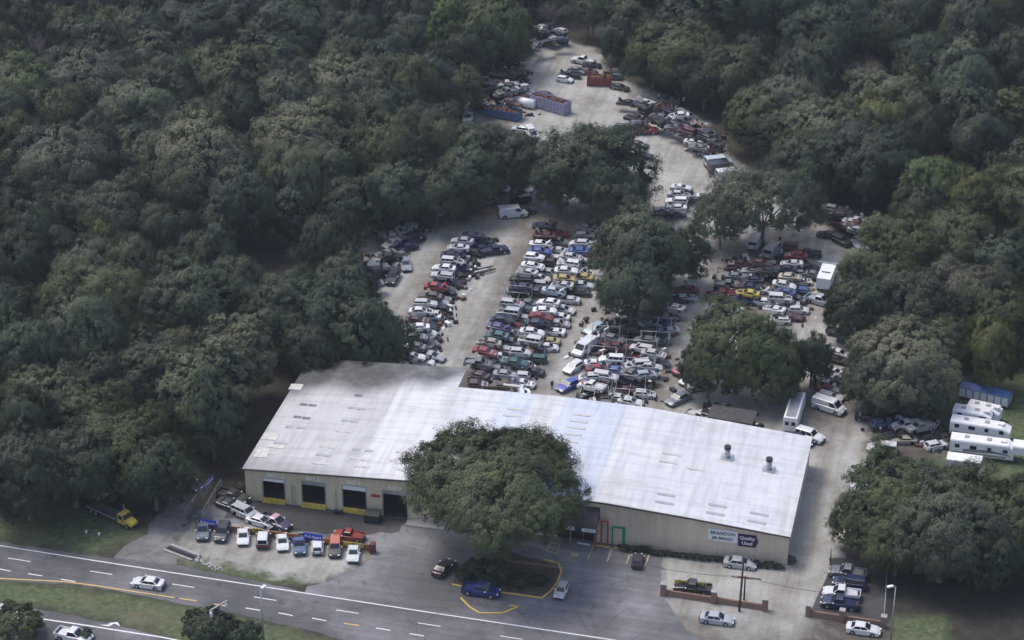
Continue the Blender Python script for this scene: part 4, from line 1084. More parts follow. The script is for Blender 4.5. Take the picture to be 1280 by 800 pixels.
blkE = [(802,434,'Wg1'),(817,441,'Ws1'),(797,455,'Wu1'),(812,457,'Ws1'),(789,467,'Gp1'),(808,467,'Ph1'),(800,481,'Ks0'),(779,486,'Mc0'),(775,496,'Wc0'),(788,501,'Ws0'),(762,505,'Gh0'),(835,412,'Wc0'),(823,426,'Ts0'),(808,424,'Gs1'),(821,413,'Ks0'),(842,383,'Ss1'),(856,371,'Ws0'),(858,361,'Rs0'),(846,374,'Ks0'),(800,414,'Gs0'),(835,395,'Gc0'),(826,402,'Ns0'),(804,446,'Rc0'),(822,452,'Gs0'),(806,491,'Wh0'),(792,477,'Ns0'),(813,404,'Sc0')]
row(blkE, 'right half of the rack block', 'wrecks in the rack block', head=3, jit=12, seed=25)
blkF = [(926,330,'Mp0'),(951,328,'Ms1'),(939,337,'Sc0'),(910,355,'Gp0'),(941,349,'Ns1'),(935,357,'Nc1'),(902,371,'Mp0'),(935,365,'Yc1'),(931,374,'Bs0'),(887,391,'Gh0'),(899,383,'Sh0'),(958,338,'Ks1'),(950,361,'Wh0'),(953,376,'Ws0'),(968,330,'Gs0'),(921,344,'Gs0')]
row(blkF, 'left half of the yellow coupe block', 'wrecks in the right-hand block', head=2, jit=7, seed=26)
blkG = [(983,308,'Mu0'),(995,318,'Rs1'),(1010,316,'Kp0'),(990,328,'Wc1'),(981,335,'Ns1'),(988,345,'Cs1'),(1003,351,'Wh0'),(980,355,'Ws1'),(981,364,'Bc1'),(975,372,'Wu1'),(985,379,'Ss0'),(968,385,'Wc1'),(989,395,'Mc0'),(1009,333,'Ks0'),(993,373,'Gs0'),(998,386,'Wh0'),(972,345,'Ks0'),(1013,341,'Gc0'),(975,399,'Wh0'),(1000,362,'Bh0'),(997,340,'Gs0')]
row(blkG, 'right half of the yellow coupe block', 'wrecks in the right-hand block', head=4, jit=7, seed=27)
row([(852,233,'Wc1'),(852,236,'Ks0'),(849,242,'Ws1'),(848,247,'Gs0'),(846,250,'Wg1'),(846,255,'Ks0'),(845,259,'Ws1'),(843,265,'Gs0'),(884,245,'Ws0'),(830,262,'Gc1'),(828,266,'Ks0'),(872,249,'Kc0')], 'little group beside the upper lane', 'wrecks beside the upper lane', head=5, jit=4, seed=28)
row([(783,181,'Ws1'),(785,184,'Gs0'),(792,187,'Wc1'),(794,190,'Ks0'),(799,179,'Kc0'),(804,193,'Ks0'),(771,180,'Ch0')], 'little group right of the upper yard oak', 'wrecks by the upper yard oak', head=-12, jit=4, seed=29)
rrE = random.Random(5)
edge = []
for i in range(46):
    t = i/45; x = 812+t*78+rrE.uniform(-16, 16); y = 128+t*50+rrE.uniform(-10, 9)
    edge.append((x, y, rrE.choice('KKGGNKTKMGSW')+rrE.choice('sschu')+rrE.choice('00113')))
row(edge, 'dark pile at the upper right wood edge', 'wrecks piled at the right wood edge', head=-22, jit=16, seed=30)
row([(792,146,'Ks0'),(822,147,'Gs0'),(783,127,'Kc1'),(800,128,'Gs0'),(811,135,'Ks1'),(778,158,'Kh0'),(796,155,'Ks1'),(880,168,'Gc0'),(873,178,'Sc1'),(885,192,'Ws0')], 'pile just right of the red skip', 'wrecks piled at the right wood edge', head=-10, jit=14, seed=31)
top = []
for i in range(36):
    x = rrE.uniform(640, 702); y = 25+(702-x)*.32+rrE.uniform(0, 24); top.append((x, y, rrE.choice('KKKGNKKSG')+rrE.choice('sschp')+rrE.choice('0113')))
for i in range(12):
    top.append((rrE.uniform(636, 656), rrE.uniform(62, 116), rrE.choice('KGNSKG')+rrE.choice('sch')+rrE.choice('01')))
row(top, 'heap at the very top of the yard', 'wrecks heaped at the top of the yard', head=25, jit=30, seed=32)
lft = []
for i in range(24):
    lft.append((rrE.uniform(598, 648), rrE.uniform(90, 132), rrE.choice('KGNKWKMO')+rrE.choice('schp')+rrE.choice('013')))
row(lft, 'jumble behind the blue trailer', 'wrecks behind the blue trailer', head=10, jit=35, seed=33)
row([(712,93,'Kp0'),(722,87,'Gs0'),(706,98,'Wh0'),(735,88,'Ms0'),(740,80,'Kc0'),(663,118,'Gs0'),(681,117,'Ks0'),(768,95,'Th0'),(775,108,'Ks0'),(767,88,'Os0')], 'cluster around the red skip', 'wrecks around the red skip', head=-8, jit=15, seed=34)
lf = []
for i in range(26):
    t = i/25; lf.append((462+t*56+rrE.uniform(-12, 12), 345-t*70+rrE.uniform(-10, 12), rrE.choice('KKGGSNKMGN')+rrE.choice('sscgh')+rrE.choice('0011')))
row(lf, 'dim group at the left edge of the yard', 'wrecks at the left edge of the yard', head=35, jit=14, seed=35)
row([(545,248,'Ws0'),(548,262,'Wh0'),(556,255,'Gs0'),(600,240,'Ws0'),(633,233,'Wc0'),(655,240,'Wh0'),(651,250,'Ku0'),(610,250,'Ss0'),(657,262,'Ks0')], 'shade of the oaks above the left row', 'wrecks in the shade above the rows', head=40, jit=30, seed=36)
rk = []
for i in range(32):
    t = i/31; rk.append((1040+t*46+rrE.uniform(-6, 6), 262+t*30+rrE.uniform(-7, 9), rrE.choice('KKGGNKSGM')+rrE.choice('ssch')+rrE.choice('0113')))
rk += [(1078,284,'Ws1'),(1052,300,'Ku0'),(1035,292,'Ks0')]
row(rk, 'dark heap above the overturned boat', 'wrecks heaped by the boat', head=-18, jit=14, seed=37)
row([(1043,464,'Wh0'),(1041,472,'Ws0'),(1052,478,'Ks0'),(1036,486,'Rs0'),(1048,490,'Cs0'),(1038,494,'Wg0'),(1046,448,'Ks0'),(1050,440,'Wc0'),(1030,478,'Ss0'),(1050,415,'Kp0'),(1062,425,'Ns0')], 'column above the white panel van', 'wrecks in the column above the panel van', head=-18, jit=5, seed=38)
row([(875,519,'Wp0'),(890,522,'Ku0'),(928,531,'Ks0'),(905,536,'Ns0'),(985,452,'Ks0'),(975,470,'Ns0')], 'space around the open shed behind the roof', 'wrecks around the open shed', head=-5, jit=14, seed=39)
row([(1102,528,'Bh0'),(1115,545,'Ks0'),(1133,530,'Wp0'),(1150,533,'Gp1'),(1130,548,'Cs0'),(1160,545,'Ks0'),(1170,555,'Wh0'),(1085,520,'Ks0'),(1145,520,'Ms0'),(1165,528,'Ks0')], 'scrap corner left of the trailers', 'wrecks in the scrap corner', head=5, jit=35, seed=40)

def one(kind, px, py, head, col, label, **k): return car(kind, px, py, head, col, label, **k)
# single vehicles, placed one by one
h = slope_head
one('sedan', 185, 728.5, 180, WHT, 'white sedan driving left on the highway')
one('sedan', 896, 773, 0, SIL, 'pale silver sedan on the grass below the long brick wall')
one('sedan', 1079, 786, -1, WHT, 'white sedan with a sunroof below the fenced lot wall')
one('sedan', 925, 703.5, 0, SIL, 'silver sedan parked against the warehouse hedge')
one('coupe', 555, 709, h(545,716,560,702), BLK, 'black coupe left of the tree island')
one('pickup', 601, 738, -3, (.015,.03,.16), 'bright blue pickup at the kerb below the tree island')
one('hatchback', 702, 738, h(698,745,706,728)+180, SIL, 'small silver hatchback nosed to the yellow kerb right of the island', hood='same').scale = (.85,.9,.95)
one('hatchback', 797, 700, h(796,710,799,692), (.05,.05,.06), 'small black hatchback parked in the marked bays by the hedge').scale = (.85,.9,.95)
one('pickup', 866, 735, 180, BLK, 'black pickup behind the long brick wall')
one('pickup', 1060, 716, 178, (.2,.21,.23), 'silver pickup, topmost of four in the fenced lot')
one('suv', 1062, 729, 180, NVY, 'dark long wagon with pale hood, second from the top in the fenced lot')
one('pickup', 1052, 742, 180, WHT, 'white pickup, third from the top in the fenced lot')
one('pickup', 1050, 754, 180, NVY, 'navy pickup, bottom one in the fenced lot')
F = [(254,663,'pickup',(.10,.13,.18),'blue grey pickup, leftmost of the front display row',-74),(278,666,'suv',BLK,'black car with roof rails, second from the left in the display row',-84),(304,670,'sedan',WHT,'white sedan in the front display row beside the black car',-73),
     (329,674,'suv',MAR,'dark maroon wagon with a white roof in the display row',104),(353,677,'sedan',WHT,'white sedan in the display row right of the maroon wagon',-70),(374,681,'pickup',(.05,.10,.22),'blue open pickup in the display row',-70),
     (397,683,'hatchback',WHT,'white hatchback under the right-hand blue banner',106),(419,685,'suv',(.05,.035,.035),'dark boxy car with a salmon roof in the display row',-76),(442,691,'sedan',(.62,.64,.62),'pale sedan, rightmost of the front display row',-78)]
for x, y, k, c, lb, hd_ in F:
    one(k, x, y, hd_, c, lb, group='cars in the front display row', roofcol=WHT if 'white roof' in lb else ((.5,.16,.10) if 'salmon' in lb else None), hood='same').scale = (.88, .97, .95)
one('suv', 307, 641, -25, SIL, 'pale silver wagon behind the display fence', junk=1, hood='same')
one('coupe', 287, 631, -20, (.05,.055,.07), 'grey coupe behind the fence nearest the chain link corner', junk=1)
one('pickup', 291, 621, -15, BLK, 'dark flatbed pickup behind the display fence', junk=1)
one('sedan', 326, 651, -15, WHT, 'low white sedan tucked behind the brown fence', junk=1)
one('pickup', 344, 653, -22, (.05,.035,.08), 'dark pickup with a pink roof behind the brown fence', roofcol=(.6,.36,.42))
one('pickup', 436, 669, 180, (.30,.045,.03), 'red and orange pickup behind the right end of the brown fence').scale = (.88,.9,.85)
one('sedan', 236, 604, -30, NVY, 'dark car under the trees left of the chain link fence', junk=1)
one('sedan', 120, 612, -40, WHT, 'white car half hidden under the oaks behind the yellow truck', junk=1)
one('sedan', 8, 765, -15, WHT, 'car entering from the left edge on the far carriageway')
one('pickup', 92, 795, -8, WHT, 'white pickup at the bottom edge behind the small shrub')
one('van', 641, 267, 22, WHT, 'white van parked alone in the lane left of the middle rows')
one('pickup', 618, 313, 30, NVY, 'navy pickup standing in the lane beside the left row', junk=1, hood='same')
one('suv', 518, 300, 60, BLK, 'black sport utility car in the shade near the left row', junk=1, hood='same')
one('sedan', 507, 330, -70, (.25,.29,.35), 'blue grey sedan nosed down the left lane', junk=1, hood='same')
one('suv', 491, 347, -88, BLK, 'black car left of the blue grey sedan', junk=1, hood='same')
one('coupe', 540, 445, -10, SIL, 'silver coupe shell at the foot of the left row', junk=1, hood='odd')
one('hatchback', 743, 411, h(725,419,760,402)+180, PAL, 'pale blue hatchback, topmost of four angled in the lane')
one('van', 731, 436, h(715,447,746,424)+180, WHT, 'white van, second of four angled in the lane')
one('hatchback', 717, 459, h(705,466,729,451)+180, WHT, 'white hatchback, third of four angled in the lane')
one('sedan', 711, 481, h(697,487,724,474)+180, (.08,.10,.40), 'blue sedan, lowest of four angled in the lane')
one('sedan', 848, 498, h(834,504,862,491)+180, GRY, 'dark grey sedan in the right lane near the roof')
one('hatchback', 862, 474, h(850,480,874,466)+180, WHT, 'white hatchback beside the olive yard oak')
one('coupe', 855, 461, 60, (.5,.10,.12), 'pinkish red coupe under the left edge of the olive oak')
one('sedan', 874, 481, 40, WHT, 'white sedan half under the olive yard oak', junk=1)
one('suv', 808, 163, 12, RED_, 'red sport utility car in front of the dark pile', hood='same')
one('hatchback', 799, 156, 12, GRY, 'grey hatchback just behind the red sport utility car', junk=1)
one('van', 912, 220, 28, WHT, 'white van, lowest of the three parked under the wood edge')
one('van', 903, 211, 28, BLK, 'dark van between the white one and the pale blue one')
one('van', 898, 204, 28, (.50,.57,.60), 'pale blue van, uppermost of the three under the wood edge')
one('pickup', 729, 76, 168, WHT, 'white pickup above the red skip')
one('hatchback', 651, 162, 170, (.6,.65,.62), 'pale hatchback below the blue trailer')
one('suv', 664, 166, -60, WHT, 'white car with a dark rear below the blue trailer', junk=1)
one('pickup', 585, 147, -80, (.6,.62,.6), 'pale truck cab at the wood edge left of the blue trailer', junk=1, hood='same')
one('van', 966, 314, 75, SIL, 'silver van nosed away at the top of the right-hand block', junk=1)
one('van', 944, 303, 85, WHT, 'white van under the open crowned oak', junk=1)
one('pickup', 902, 369, 22, (.20,.03,.04), 'dark red pickup at the left side of the yellow coupe block')
one('pickup', 1025, 376, -22, (.35,.40,.42), 'pale pickup with black bed below the white box truck')
one('van', 1036, 509, -22, WHT, 'white panel van at the end of its column')
one('suv', 1012, 545, -20, WHT, 'white car with a dark rear window at the roof corner')
one('sedan', 999, 549, -15, NVY, 'dark blue car at the back corner of the roof')
one('suv', 1103, 561, 180, WHT, 'white sport utility car in the right drive')
one('sedan', 1100, 585, 178, (.15,.17,.30), 'blue grey sedan below the white sport utility car')
one('pickup', 1094, 598, 180, GRY, 'grey pickup at the edge of the right-hand oaks')
one('sedan', 1082, 612, 10, WHT, 'white wreck at the lower edge of the right drive', junk=1)
one('hatchback', 1075, 625, 15, WHT, 'white hatchback half under the right-hand oaks', junk=1)

# ------------------------------------------------------------------ trucks, trailers, containers
def base(name, px, py, head, label, cat, z=0.0, zref=0.0, group=None):
    q = G(px, py, zref); return empty(name, (q.x, q.y, z), TH+math.radians(head), label, cat, group)
def wheels_at(o, pts, r=.42, hw=.14):
    me, rm = (cyl_y(r, hw, 14).mesh('wheel', M['tyre']), MB().tube([(0,-hw-.01,0),(0,hw+.01,0)], r*.5, 10).mesh('rim', M['rim']))
    for x, y in pts: w_ = link('wheel', me, o, (x, y, r)); link('rim', rm, w_)
def rounded(mb, x0, x1, w, z0, z1, r=.25, nose=0, tail=0):
    sec = [(-w, z0), (w, z0), (w, z1-r), (w-r*.35, z1-r*.3), (w-r, z1), (-w+r, z1), (-w+r*.35, z1-r*.3), (-w, z1-r)]
    xs_ = [x0, x0+max(tail, .02), x1-max(nose, .02), x1]; vs = []
    for k, x in enumerate(xs_):
        for y, z in sec:
            if k == 3 and nose: z = z0+(z-z0)*.62+.25*(z > z0); 
            if k in (0, 3): y *= .95; z = z-(.06 if z > z1-.5 else 0)
            vs.append((x, y, z))
    n = 8; fs = [(k*n+i, (k+1)*n+i, (k+1)*n+(i+1) % n, k*n+(i+1) % n) for k in range(3) for i in range(n)]
    fs = [f[::-1] for f in fs]
    fs += [tuple(range(n))[::-1][::-1], tuple(range(3*n, 4*n))[::-1]]
    return mb.add(vs, fs)
def camper(px, py, L, head, label, fifth=False, swoosh=False, hgt=3.2):
    o = base('camper_trailer', px, py, head, label, 'trailer', zref=1.9, group='white camper trailers by the right edge')
    b = MB(); rounded(b, -L/2, L/2, 1.22, .65, hgt, .3, nose=1.3 if not fifth else .9); b.build('body', M['white'], o)
    if fifth: 
        c = MB(); rounded(c, L/2-.3, L/2+2.4, 1.2, 1.75, hgt+.12, .3, nose=.8); c.build('overhang', M['white'], o)
    tan = flat('tan_stripe', (.33, .29, .24)); 
    for s in (-1, 1):
        MB().box((-L/2+.2, s*1.235-.012, .8), (L/2-1.2, s*1.235+.012, 1.12)).build('side_stripe', tan, o)
        n = int(L//2.1)
        for k in range(n):
            x = -L/2+1.1+k*(L-2.4)/max(1, n-1); ww = (.35, .5, .28)[k % 3]
            MB().box((x-ww, s*1.24-.02, 1.75), (x+ww, s*1.24+.02, 2.35)).build('window', M['glass'], o)
        if swoosh:
            for q in range(3):
                pts = [(-L/2+2+i*(L-2.5)/9, s*1.25, 1.25+.16*q+.55*math.sin(i/9*3.0+q*.3)*(i/9)) for i in range(10)]
                MB().tube(pts, .045, 4).build('painted_swoosh', M['dkmetal'], o)
    for x in (-L*.25, L*.1): MB().box((x-.35, -.35, hgt), (x+.35, .35, hgt+.14)).build('roof_vent', M['conc'], o)
    MB().box((L*.28, -.5, hgt), (L*.28+.9, .5, hgt+.26)).build('air_unit', M['white'], o)
    wheels_at(o, [(-.5, -1.05), (.5, -1.05), (-.5, 1.05), (.5, 1.05)], .36)
    MB().box((L/2-.2, -.06, .5), (L/2+1.3, .06, .62)).build('hitch', M['dkmetal'], o)
    return o
camper(1228, 557, 9.6, -2, 'longest white camper with dark swooshes, lowest of the full length campers', True, True, 3.1)
camper(1226, 533, 9.2, -6, 'long white camper with a tan side stripe between two other campers', False, False, 2.8)
camper(1216, 517, 6.0, -8, 'short white camper with rounded front just below the stubby one', False, False, 2.7)
camper(1231, 511, 5.2, -14, 'stubby white camper nearest the blue covered trailer', False, False, 2.6)
o = base('cargo_trailer', 1205, 580, -2, 'short plain white trailer half hidden by the oak below the campers', 'trailer', zref=1.6)
b = MB(); rounded(b, -2.6, 2.6, 1.2, .5, 2.8, .15); b.build('body', M['white'], o); MB().box((1.2,-1.23,.7),(2.0,-1.19,2.3)).build('door', M['metal'], o); wheels_at(o, [(-.4,-1.05),(.4,-1.05),(-.4,1.05),(.4,1.05)], .36)
o = base('tarped_trailer', 1232, 492, -14, 'pale panelled trailer with a blue tarpaulin roof beyond the campers', 'trailer', zref=1.4)
MB().box((-4,-1.2,.5),(4,1.2,2.2)).build('body', M['lav'], o)
for k in range(-3, 4, 1): MB().box((k*1.15-.45,-1.24,.7),(k*1.15+.45,-1.205,2.05)).build('side_panel', M['white'], o)
tp = MB(); tp.add([(-4.1,-1.3,2.22),(4.1,-1.3,2.22),(4.1,1.3,2.22),(-4.1,1.3,2.22),(-3.8,-.25,2.75),(3.8,.1,2.7),(3.8,.3,2.7),(-3.8,.2,2.75)], [(0,1,5,4),(1,2,6,5),(2,3,7,6),(3,0,4,7),(4,5,6,7),(0,3,2,1)]); tp.build('tarpaulin', flat('blue_tarpaulin', (.03, .09, .25), .5, 0, .4, 1.5), o)
wheels_at(o, [(2,-1.0),(3,-1.0)], .36)
# long enclosed trailer seen end on
o = base('horse_trailer', 993.5, 512, 88, 'long white and grey trailer standing end on behind the warehouse', 'trailer', zref=1.6)
b = MB(); rounded(b, -5.0, 4.6, 1.12, .5, 2.9, .2, nose=1.2); b.build('body', M['white'], o)
MB().box((-4.6,-.75,2.9),(3.0,.75,2.98)).build('roof_sheet', M['metal'], o)
for k in (-1, 1): MB().box((-5.06, k*.5-.3, 1.6), (-5.0, k*.5+.3, 2.2)).build('rear_window', M['glass'], o); MB().box((-5.05, k*.55-.5, .6), (-5.01, k*.55+.5, 1.45)).build('rear_door', M['white'], o)
MB().box((3.2,-.35,2.9),(3.9,.35,3.15)).build('roof_vent', M['dkmetal'], o); wheels_at(o, [(-2.6,-1.0),(-1.7,-1.0),(-2.6,1.0),(-1.7,1.0)], .36)
# white box truck
o = base('box_truck', 1034, 343, 86, 'white box truck seen from behind beside the right-hand block', 'truck', zref=1.8)
b = MB(); b.box((-4.0,-1.2,.95),(2.1,1.2,2.9)); b.build('cargo_box', M['white'], o)
MB().box((-1.6,-.75,2.9),(-1.25,.75,2.96)).build('roof_slot', M['dkmetal'], o)
MB().box((2.3,-1.0,.6),(3.9,1.0,2.1)).build('cab', M['dkmetal'], o); MB().box((3.0,-.85,2.1),(3.6,.85,2.3)).build('wind_visor', M['trim'], o)
MB().box((1.9,-2.4,2.9),(2.3,2.0,3.05)).build('cross_beam', M['metal'], o)
MB().box((-4.15,-1.1,.6),(-3.9,1.1,.75)).build('rear_bumper', M['dkmetal'], o); wheels_at(o, [(-2.8,-.95),(-2.8,.95),(3,-.95),(3,.95)], .45, .18)
# yellow truck with dark flatbed
o = base('flatbed_truck', 143, 643, -24, 'yellow cabbed truck with a long dark flatbed under the left oaks', 'truck', zref=.9)
MB().box((-5.6,-1.2,.95),(1.4,1.2,1.2)).build('flatbed', flat('grey_deck', (.13,.12,.13), .8), o); MB().box((-5.6,-.45,.6),(4.2,.45,.9)).build('chassis', M['dkmetal'], o)
MB().box((-5.6,-1.24,1.2),(1.4,-1.14,1.35)).build('side_rail', M['metal'], o)
c = MB(); c.add([(1.7,-1.1,.7),(3.3,-1.1,.7),(3.3,1.1,.7),(1.7,1.1,.7),(1.8,-1.0,2.45),(2.95,-.98,2.45),(2.95,.98,2.45),(1.8,1.0,2.45)], [(0,3,2,1),(4,5,6,7),(0,1,5,4),(1,2,6,5),(2,3,7,6),(3,0,4,7)]); cb_ = c.build('cab', M['yellow'], o)
MB().add([(3.32,-.9,1.5),(3.32,.9,1.5),(3.02,.85,2.3),(3.02,-.85,2.3)], [(0,1,2,3)]).build('windscreen', M['glass'], cb_)
MB().add([(2.0,-1.095,1.5),(3.1,-1.095,1.5),(2.85,-1.03,2.25),(2.0,-1.03,2.25)], [(0,1,2,3)]).build('side_window', M['glass'], cb_)
hb = MB(); hb.add([(3.3,-1.0,.7),(4.9,-.8,.7),(4.9,.8,.7),(3.3,1.0,.7),(3.3,-.95,1.5),(4.5,-.75,1.45),(4.5,.75,1.45),(3.3,.95,1.5),(4.95,-.7,1.15),(4.95,.7,1.15)], [(0,1,8,5,4),(1,2,9,8),(2,3,7,6,9),(4,5,6,7),(5,8,9,6),(0,3,2,1)]); hb.build('hood', M['yellow'], o)
MB().tube([(1.55,.9,1),(1.55,.9,3.3)], .07, 8).build('exhaust_pipe', M['metal'], o); wheels_at(o, [(-4.6,-1),(-4.6,1),(-3.4,-1),(-3.4,1),(3.9,-.95),(3.9,.95)], .5, .16); o.scale = (.84, .84, .84)
# containers at the top of the yard
def skip(px, py, L, head, mat, label, hgt=2.0, ribs=9, fill='rust', w=1.2):
    o = base('scrap_container', px, py, head, label, 'container', zref=1.0)
    b = MB(); b.box((-L/2,-w,.15),(L/2,-w+.08,hgt)); b.box((-L/2,w-.08,.15),(L/2,w,hgt)); b.box((-L/2,-w+.08,.15),(-L/2+.08,w-.08,hgt)); b.box((L/2-.08,-w+.08,.15),(L/2,w-.08,hgt)); b.box((-L/2+.08,-w+.08,.15),(L/2-.08,w-.08,.25)); b.build('shell', mat, o)
    for k in range(ribs):
        x = -L/2+.1+k*(L-.2)/(ribs-1)
        for s in (-1, 1): MB().box((x-.07, s*w-(.09 if s < 0 else 0), .15), (x+.07, s*w+(.09 if s > 0 else 0), hgt-.02)).build('rib', mat, o)
    rr = random.Random(L*10); f = MB()
    for _ in range(60):
        x = rr.uniform(-L/2+.5, L/2-.5); y = rr.uniform(-w+.4, w-.4); z = hgt-.4+rr.uniform(0,.35); s = rr.uniform(.12,.4)
        f.box((x-s, y-s*.6, z-.2), (x+s, y+s*.6, z+s*.3), rz=rr.uniform(0, 3))
    fo_ = f.build('scrap_fill', M[fill], o); fo_['kind'] = 'stuff'
    return o
skip(688, 131, 8.6, -24, M['lav'], 'long lavender ribbed container of scrap in the upper yard', 2.6, 11)
skip(629, 141, 7.4, -12, M['bluep'], 'blue open trailer of scrap left of the lavender container', 1.9, 8)
skip(749, 100, 5.0, 8, flat('dull_red_steel', (.22, .05, .04), .7, 0, .3, 2), 'dull red skip of scrap near the wood edge at the top', 1.9, 6)
skip(820, 134, 6.0, 4, M['rust'], 'low brown panel bin below the dark cars at the right edge', 1.5, 8)
o = base('storage_tank', 656, 128, -15, 'white horizontal tank lying behind the blue trailer', 'tank', zref=1.0)
MB().tube([(-2.3,0,1.0),(-2.2,0,1.0),(2.2,0,1.0),(2.3,0,1.0)], [.5,.95,.95,.5], 16).build('shell', M['white'], o); MB().box((-1.6,-.7,0),(-1.3,.7,.4)).build('cradle', M['dkmetal'], o); MB().box((1.3,-.7,0),(1.6,.7,.4)).build('cradle', M['dkmetal'], o)
o = base('overturned_boat', 1083, 307, -40, 'pale boat hull lying upside down at the right wood edge', 'boat', zref=.6)
hull = []; 
for x, w_, z_ in ((-3.4,1.15,.9),(-1,1.25,1.1),(1.5,1.0,1.05),(3.2,.35,.7),(3.8,.03,.3)): hull += [(x,-w_,.1),(x,-w_*.85,z_*.7),(x,0,z_),(x,w_*.85,z_*.7),(x,w_,.1)]
MB().add(hull, [(k*5+i, (k+1)*5+i, (k+1)*5+i+1, k*5+i+1)[::-1] for k in range(4) for i in range(4)]+[(0,1,2,3,4)]).build('hull', M['white'], o); MB().tube([(-3.4,0,.92),(1.5,0,1.08),(3.2,0,.73)], .06, 6).build('keel', M['metal'], o)
MB().box((-3.6,-1.3,.02),(3.0,1.3,.12)).build('frame', M['wood'], o)
# open shed behind the warehouse
o = base('open_shed', 915, 520, -6, 'low open shed with a dark lean-to roof behind the warehouse', 'shed', zref=2.4)
MB().add([(-3.6,-1.6,2.4),(3.6,-1.6,2.4),(3.6,1.8,2.8),(-3.6,1.8,2.8),(-3.6,-1.6,2.5),(3.6,-1.6,2.5),(3.6,1.8,2.9),(-3.6,1.8,2.9)], [(0,3,2,1),(4,5,6,7),(0,1,5,4),(1,2,6,5),(2,3,7,6),(3,0,4,7)]).build('roof', flat('grey_shed_roof', (.06,.058,.06), .8, 0, .4), o)
for x in (-3.5, 0, 3.4):
    for y, z_ in ((-1.5,2.4),(1.6,2.75)): MB().box((x-.06,y-.06,0),(x+.06,y+.06,z_)).build('post', M['metal'], o)
MB().box((-3.4,1.62,0),(3.4,1.68,2.6)).build('back_panel', M['rust'], o)
# lean-to frames and ladders over the wrecks
def rack(px, py, L, W, H_, head, label):
    o = base('steel_rack', px, py, head, label, 'rack', group='steel racks among the wrecks', zref=H_*.6)
    for x in (-L/2, L/2):
        for y in (-W/2, W/2): MB().tube([(x,y,0),(x,y,H_)], .06, 6).build('post', M['metal'], o)
    for y in (-W/2, W/2): MB().tube([(-L/2,y,H_*.95),(L/2,y,H_*.95)], .05, 6).build('rail', M['metal'], o)
    for x in (-L/2, 0, L/2): MB().tube([(x,-W/2,H_*.5),(x,W/2,H_*.5)], .05, 6).build('beam', M['metal'], o)
rack(755, 430, 4.5, 7, 4.2, 5, 'tall steel rack over the maroon wrecks')
rack(800, 446, 5, 6, 4.0, 5, 'tall steel rack over the white wagons left of the lane')
rack(745, 484, 4.6, 4, 3.6, 2, 'steel rack nearest the roof over a white pickup')
rack(787, 486, 4.6, 4.5, 3.4, 4, 'steel rack nearest the roof in the right half block')
rack(820, 415, 4.6, 5, 4.0, 5, 'steel rack at the top of the rack block')
rack(648, 369, 4.2, 2.4, 3.2, 0, 'small steel rack in the middle double row')
o = base('car_ramp', 601, 338, 42, 'dark two railed ramp trailer lying in the lane beside the left row', 'trailer', zref=.5)
for y in (-.6, .6): MB().box((-2.8,y-.16,.35),(2.6,y+.16,.5)).build('rail', M['dkmetal'], o)
for x in (-2.4,-1,.4,1.8): MB().box((x-.06,-.44,.37),(x+.06,.44,.47)).build('cross_bar', M['dkmetal'], o)
MB().box((-1.2,-.1,.5),(1.2,.1,.56)).build('white_bar', M['white'], o); wheels_at(o, [(-.3,-.95),(-.3,.95)], .33)
for x, y, ln, hd_, lb in ((1150,527,4.2,60,'leaning pale ladder frame in the scrap corner'),(1165,538,4.5,66,'second leaning ladder frame nearest the campers'),(1122,533,3.6,-35,'rusty ladder frame lying at the drive edge')):
    o = base('ladder_frame', x, y, hd_, lb, 'ladder', zref=1.2)
    for yy in (-.25,.25): MB().tube([(-ln/2,yy,.1),(ln/2,yy,2.0)], .06, 6).build('rail', M['metal'], o)
    for k in range(7): t = k/6*.9+.05; MB().tube([(-ln/2+ln*t,-.25,.1+1.9*t),(-ln/2+ln*t,.25,.1+1.9*t)], .04, 5).build('rung', M['metal'], o)
# loose scrap between the rows: nobody could count it
sr = random.Random(77)
def scrap(name, regions, n, mat, label, seed):
    rr = random.Random(seed); mb = MB()
    for _ in range(n):
        x0, y0, x1, y1, sp = rr.choice(regions); t = rr.random()
        q = G(x0+(x1-x0)*t+rr.gauss(0, sp), y0+(y1-y0)*t+rr.gauss(0, sp*.6)); s = rr.uniform(.1, .6); hh = rr.uniform(.05, .75)
        mb.box((q.x-s, q.y-s*rr.uniform(.2,.8), 0), (q.x+s, q.y+s*.4, hh), rz=rr.uniform(0, 3.1))
    o = mb.build(name, mat); tag(o, label, 'scrap', kind='stuff')
RG = [(690,280,600,490,5),(735,285,650,490,6),(600,298,525,460,8),(770,400,760,500,18),(810,400,795,500,18),(930,330,915,385,14),(985,310,985,395,14),(830,130,885,185,10),(640,60,650,120,6),(600,100,650,130,14),(470,340,520,285,10),(1045,262,1090,300,8),(1100,525,1175,550,12),(885,515,940,535,8)]
scrap('scrap_metal', RG, 2600, M['dkmetal'], 'dark loose scrap parts lying between the rows of wrecks', 1)
scrap('scrap_metal', RG, 1100, M['rust'], 'rusty loose scrap parts lying between the rows of wrecks', 2)
scrap('scrap_metal', RG, 650, M['white'], 'pale loose panels and parts lying between the rows of wrecks', 3)

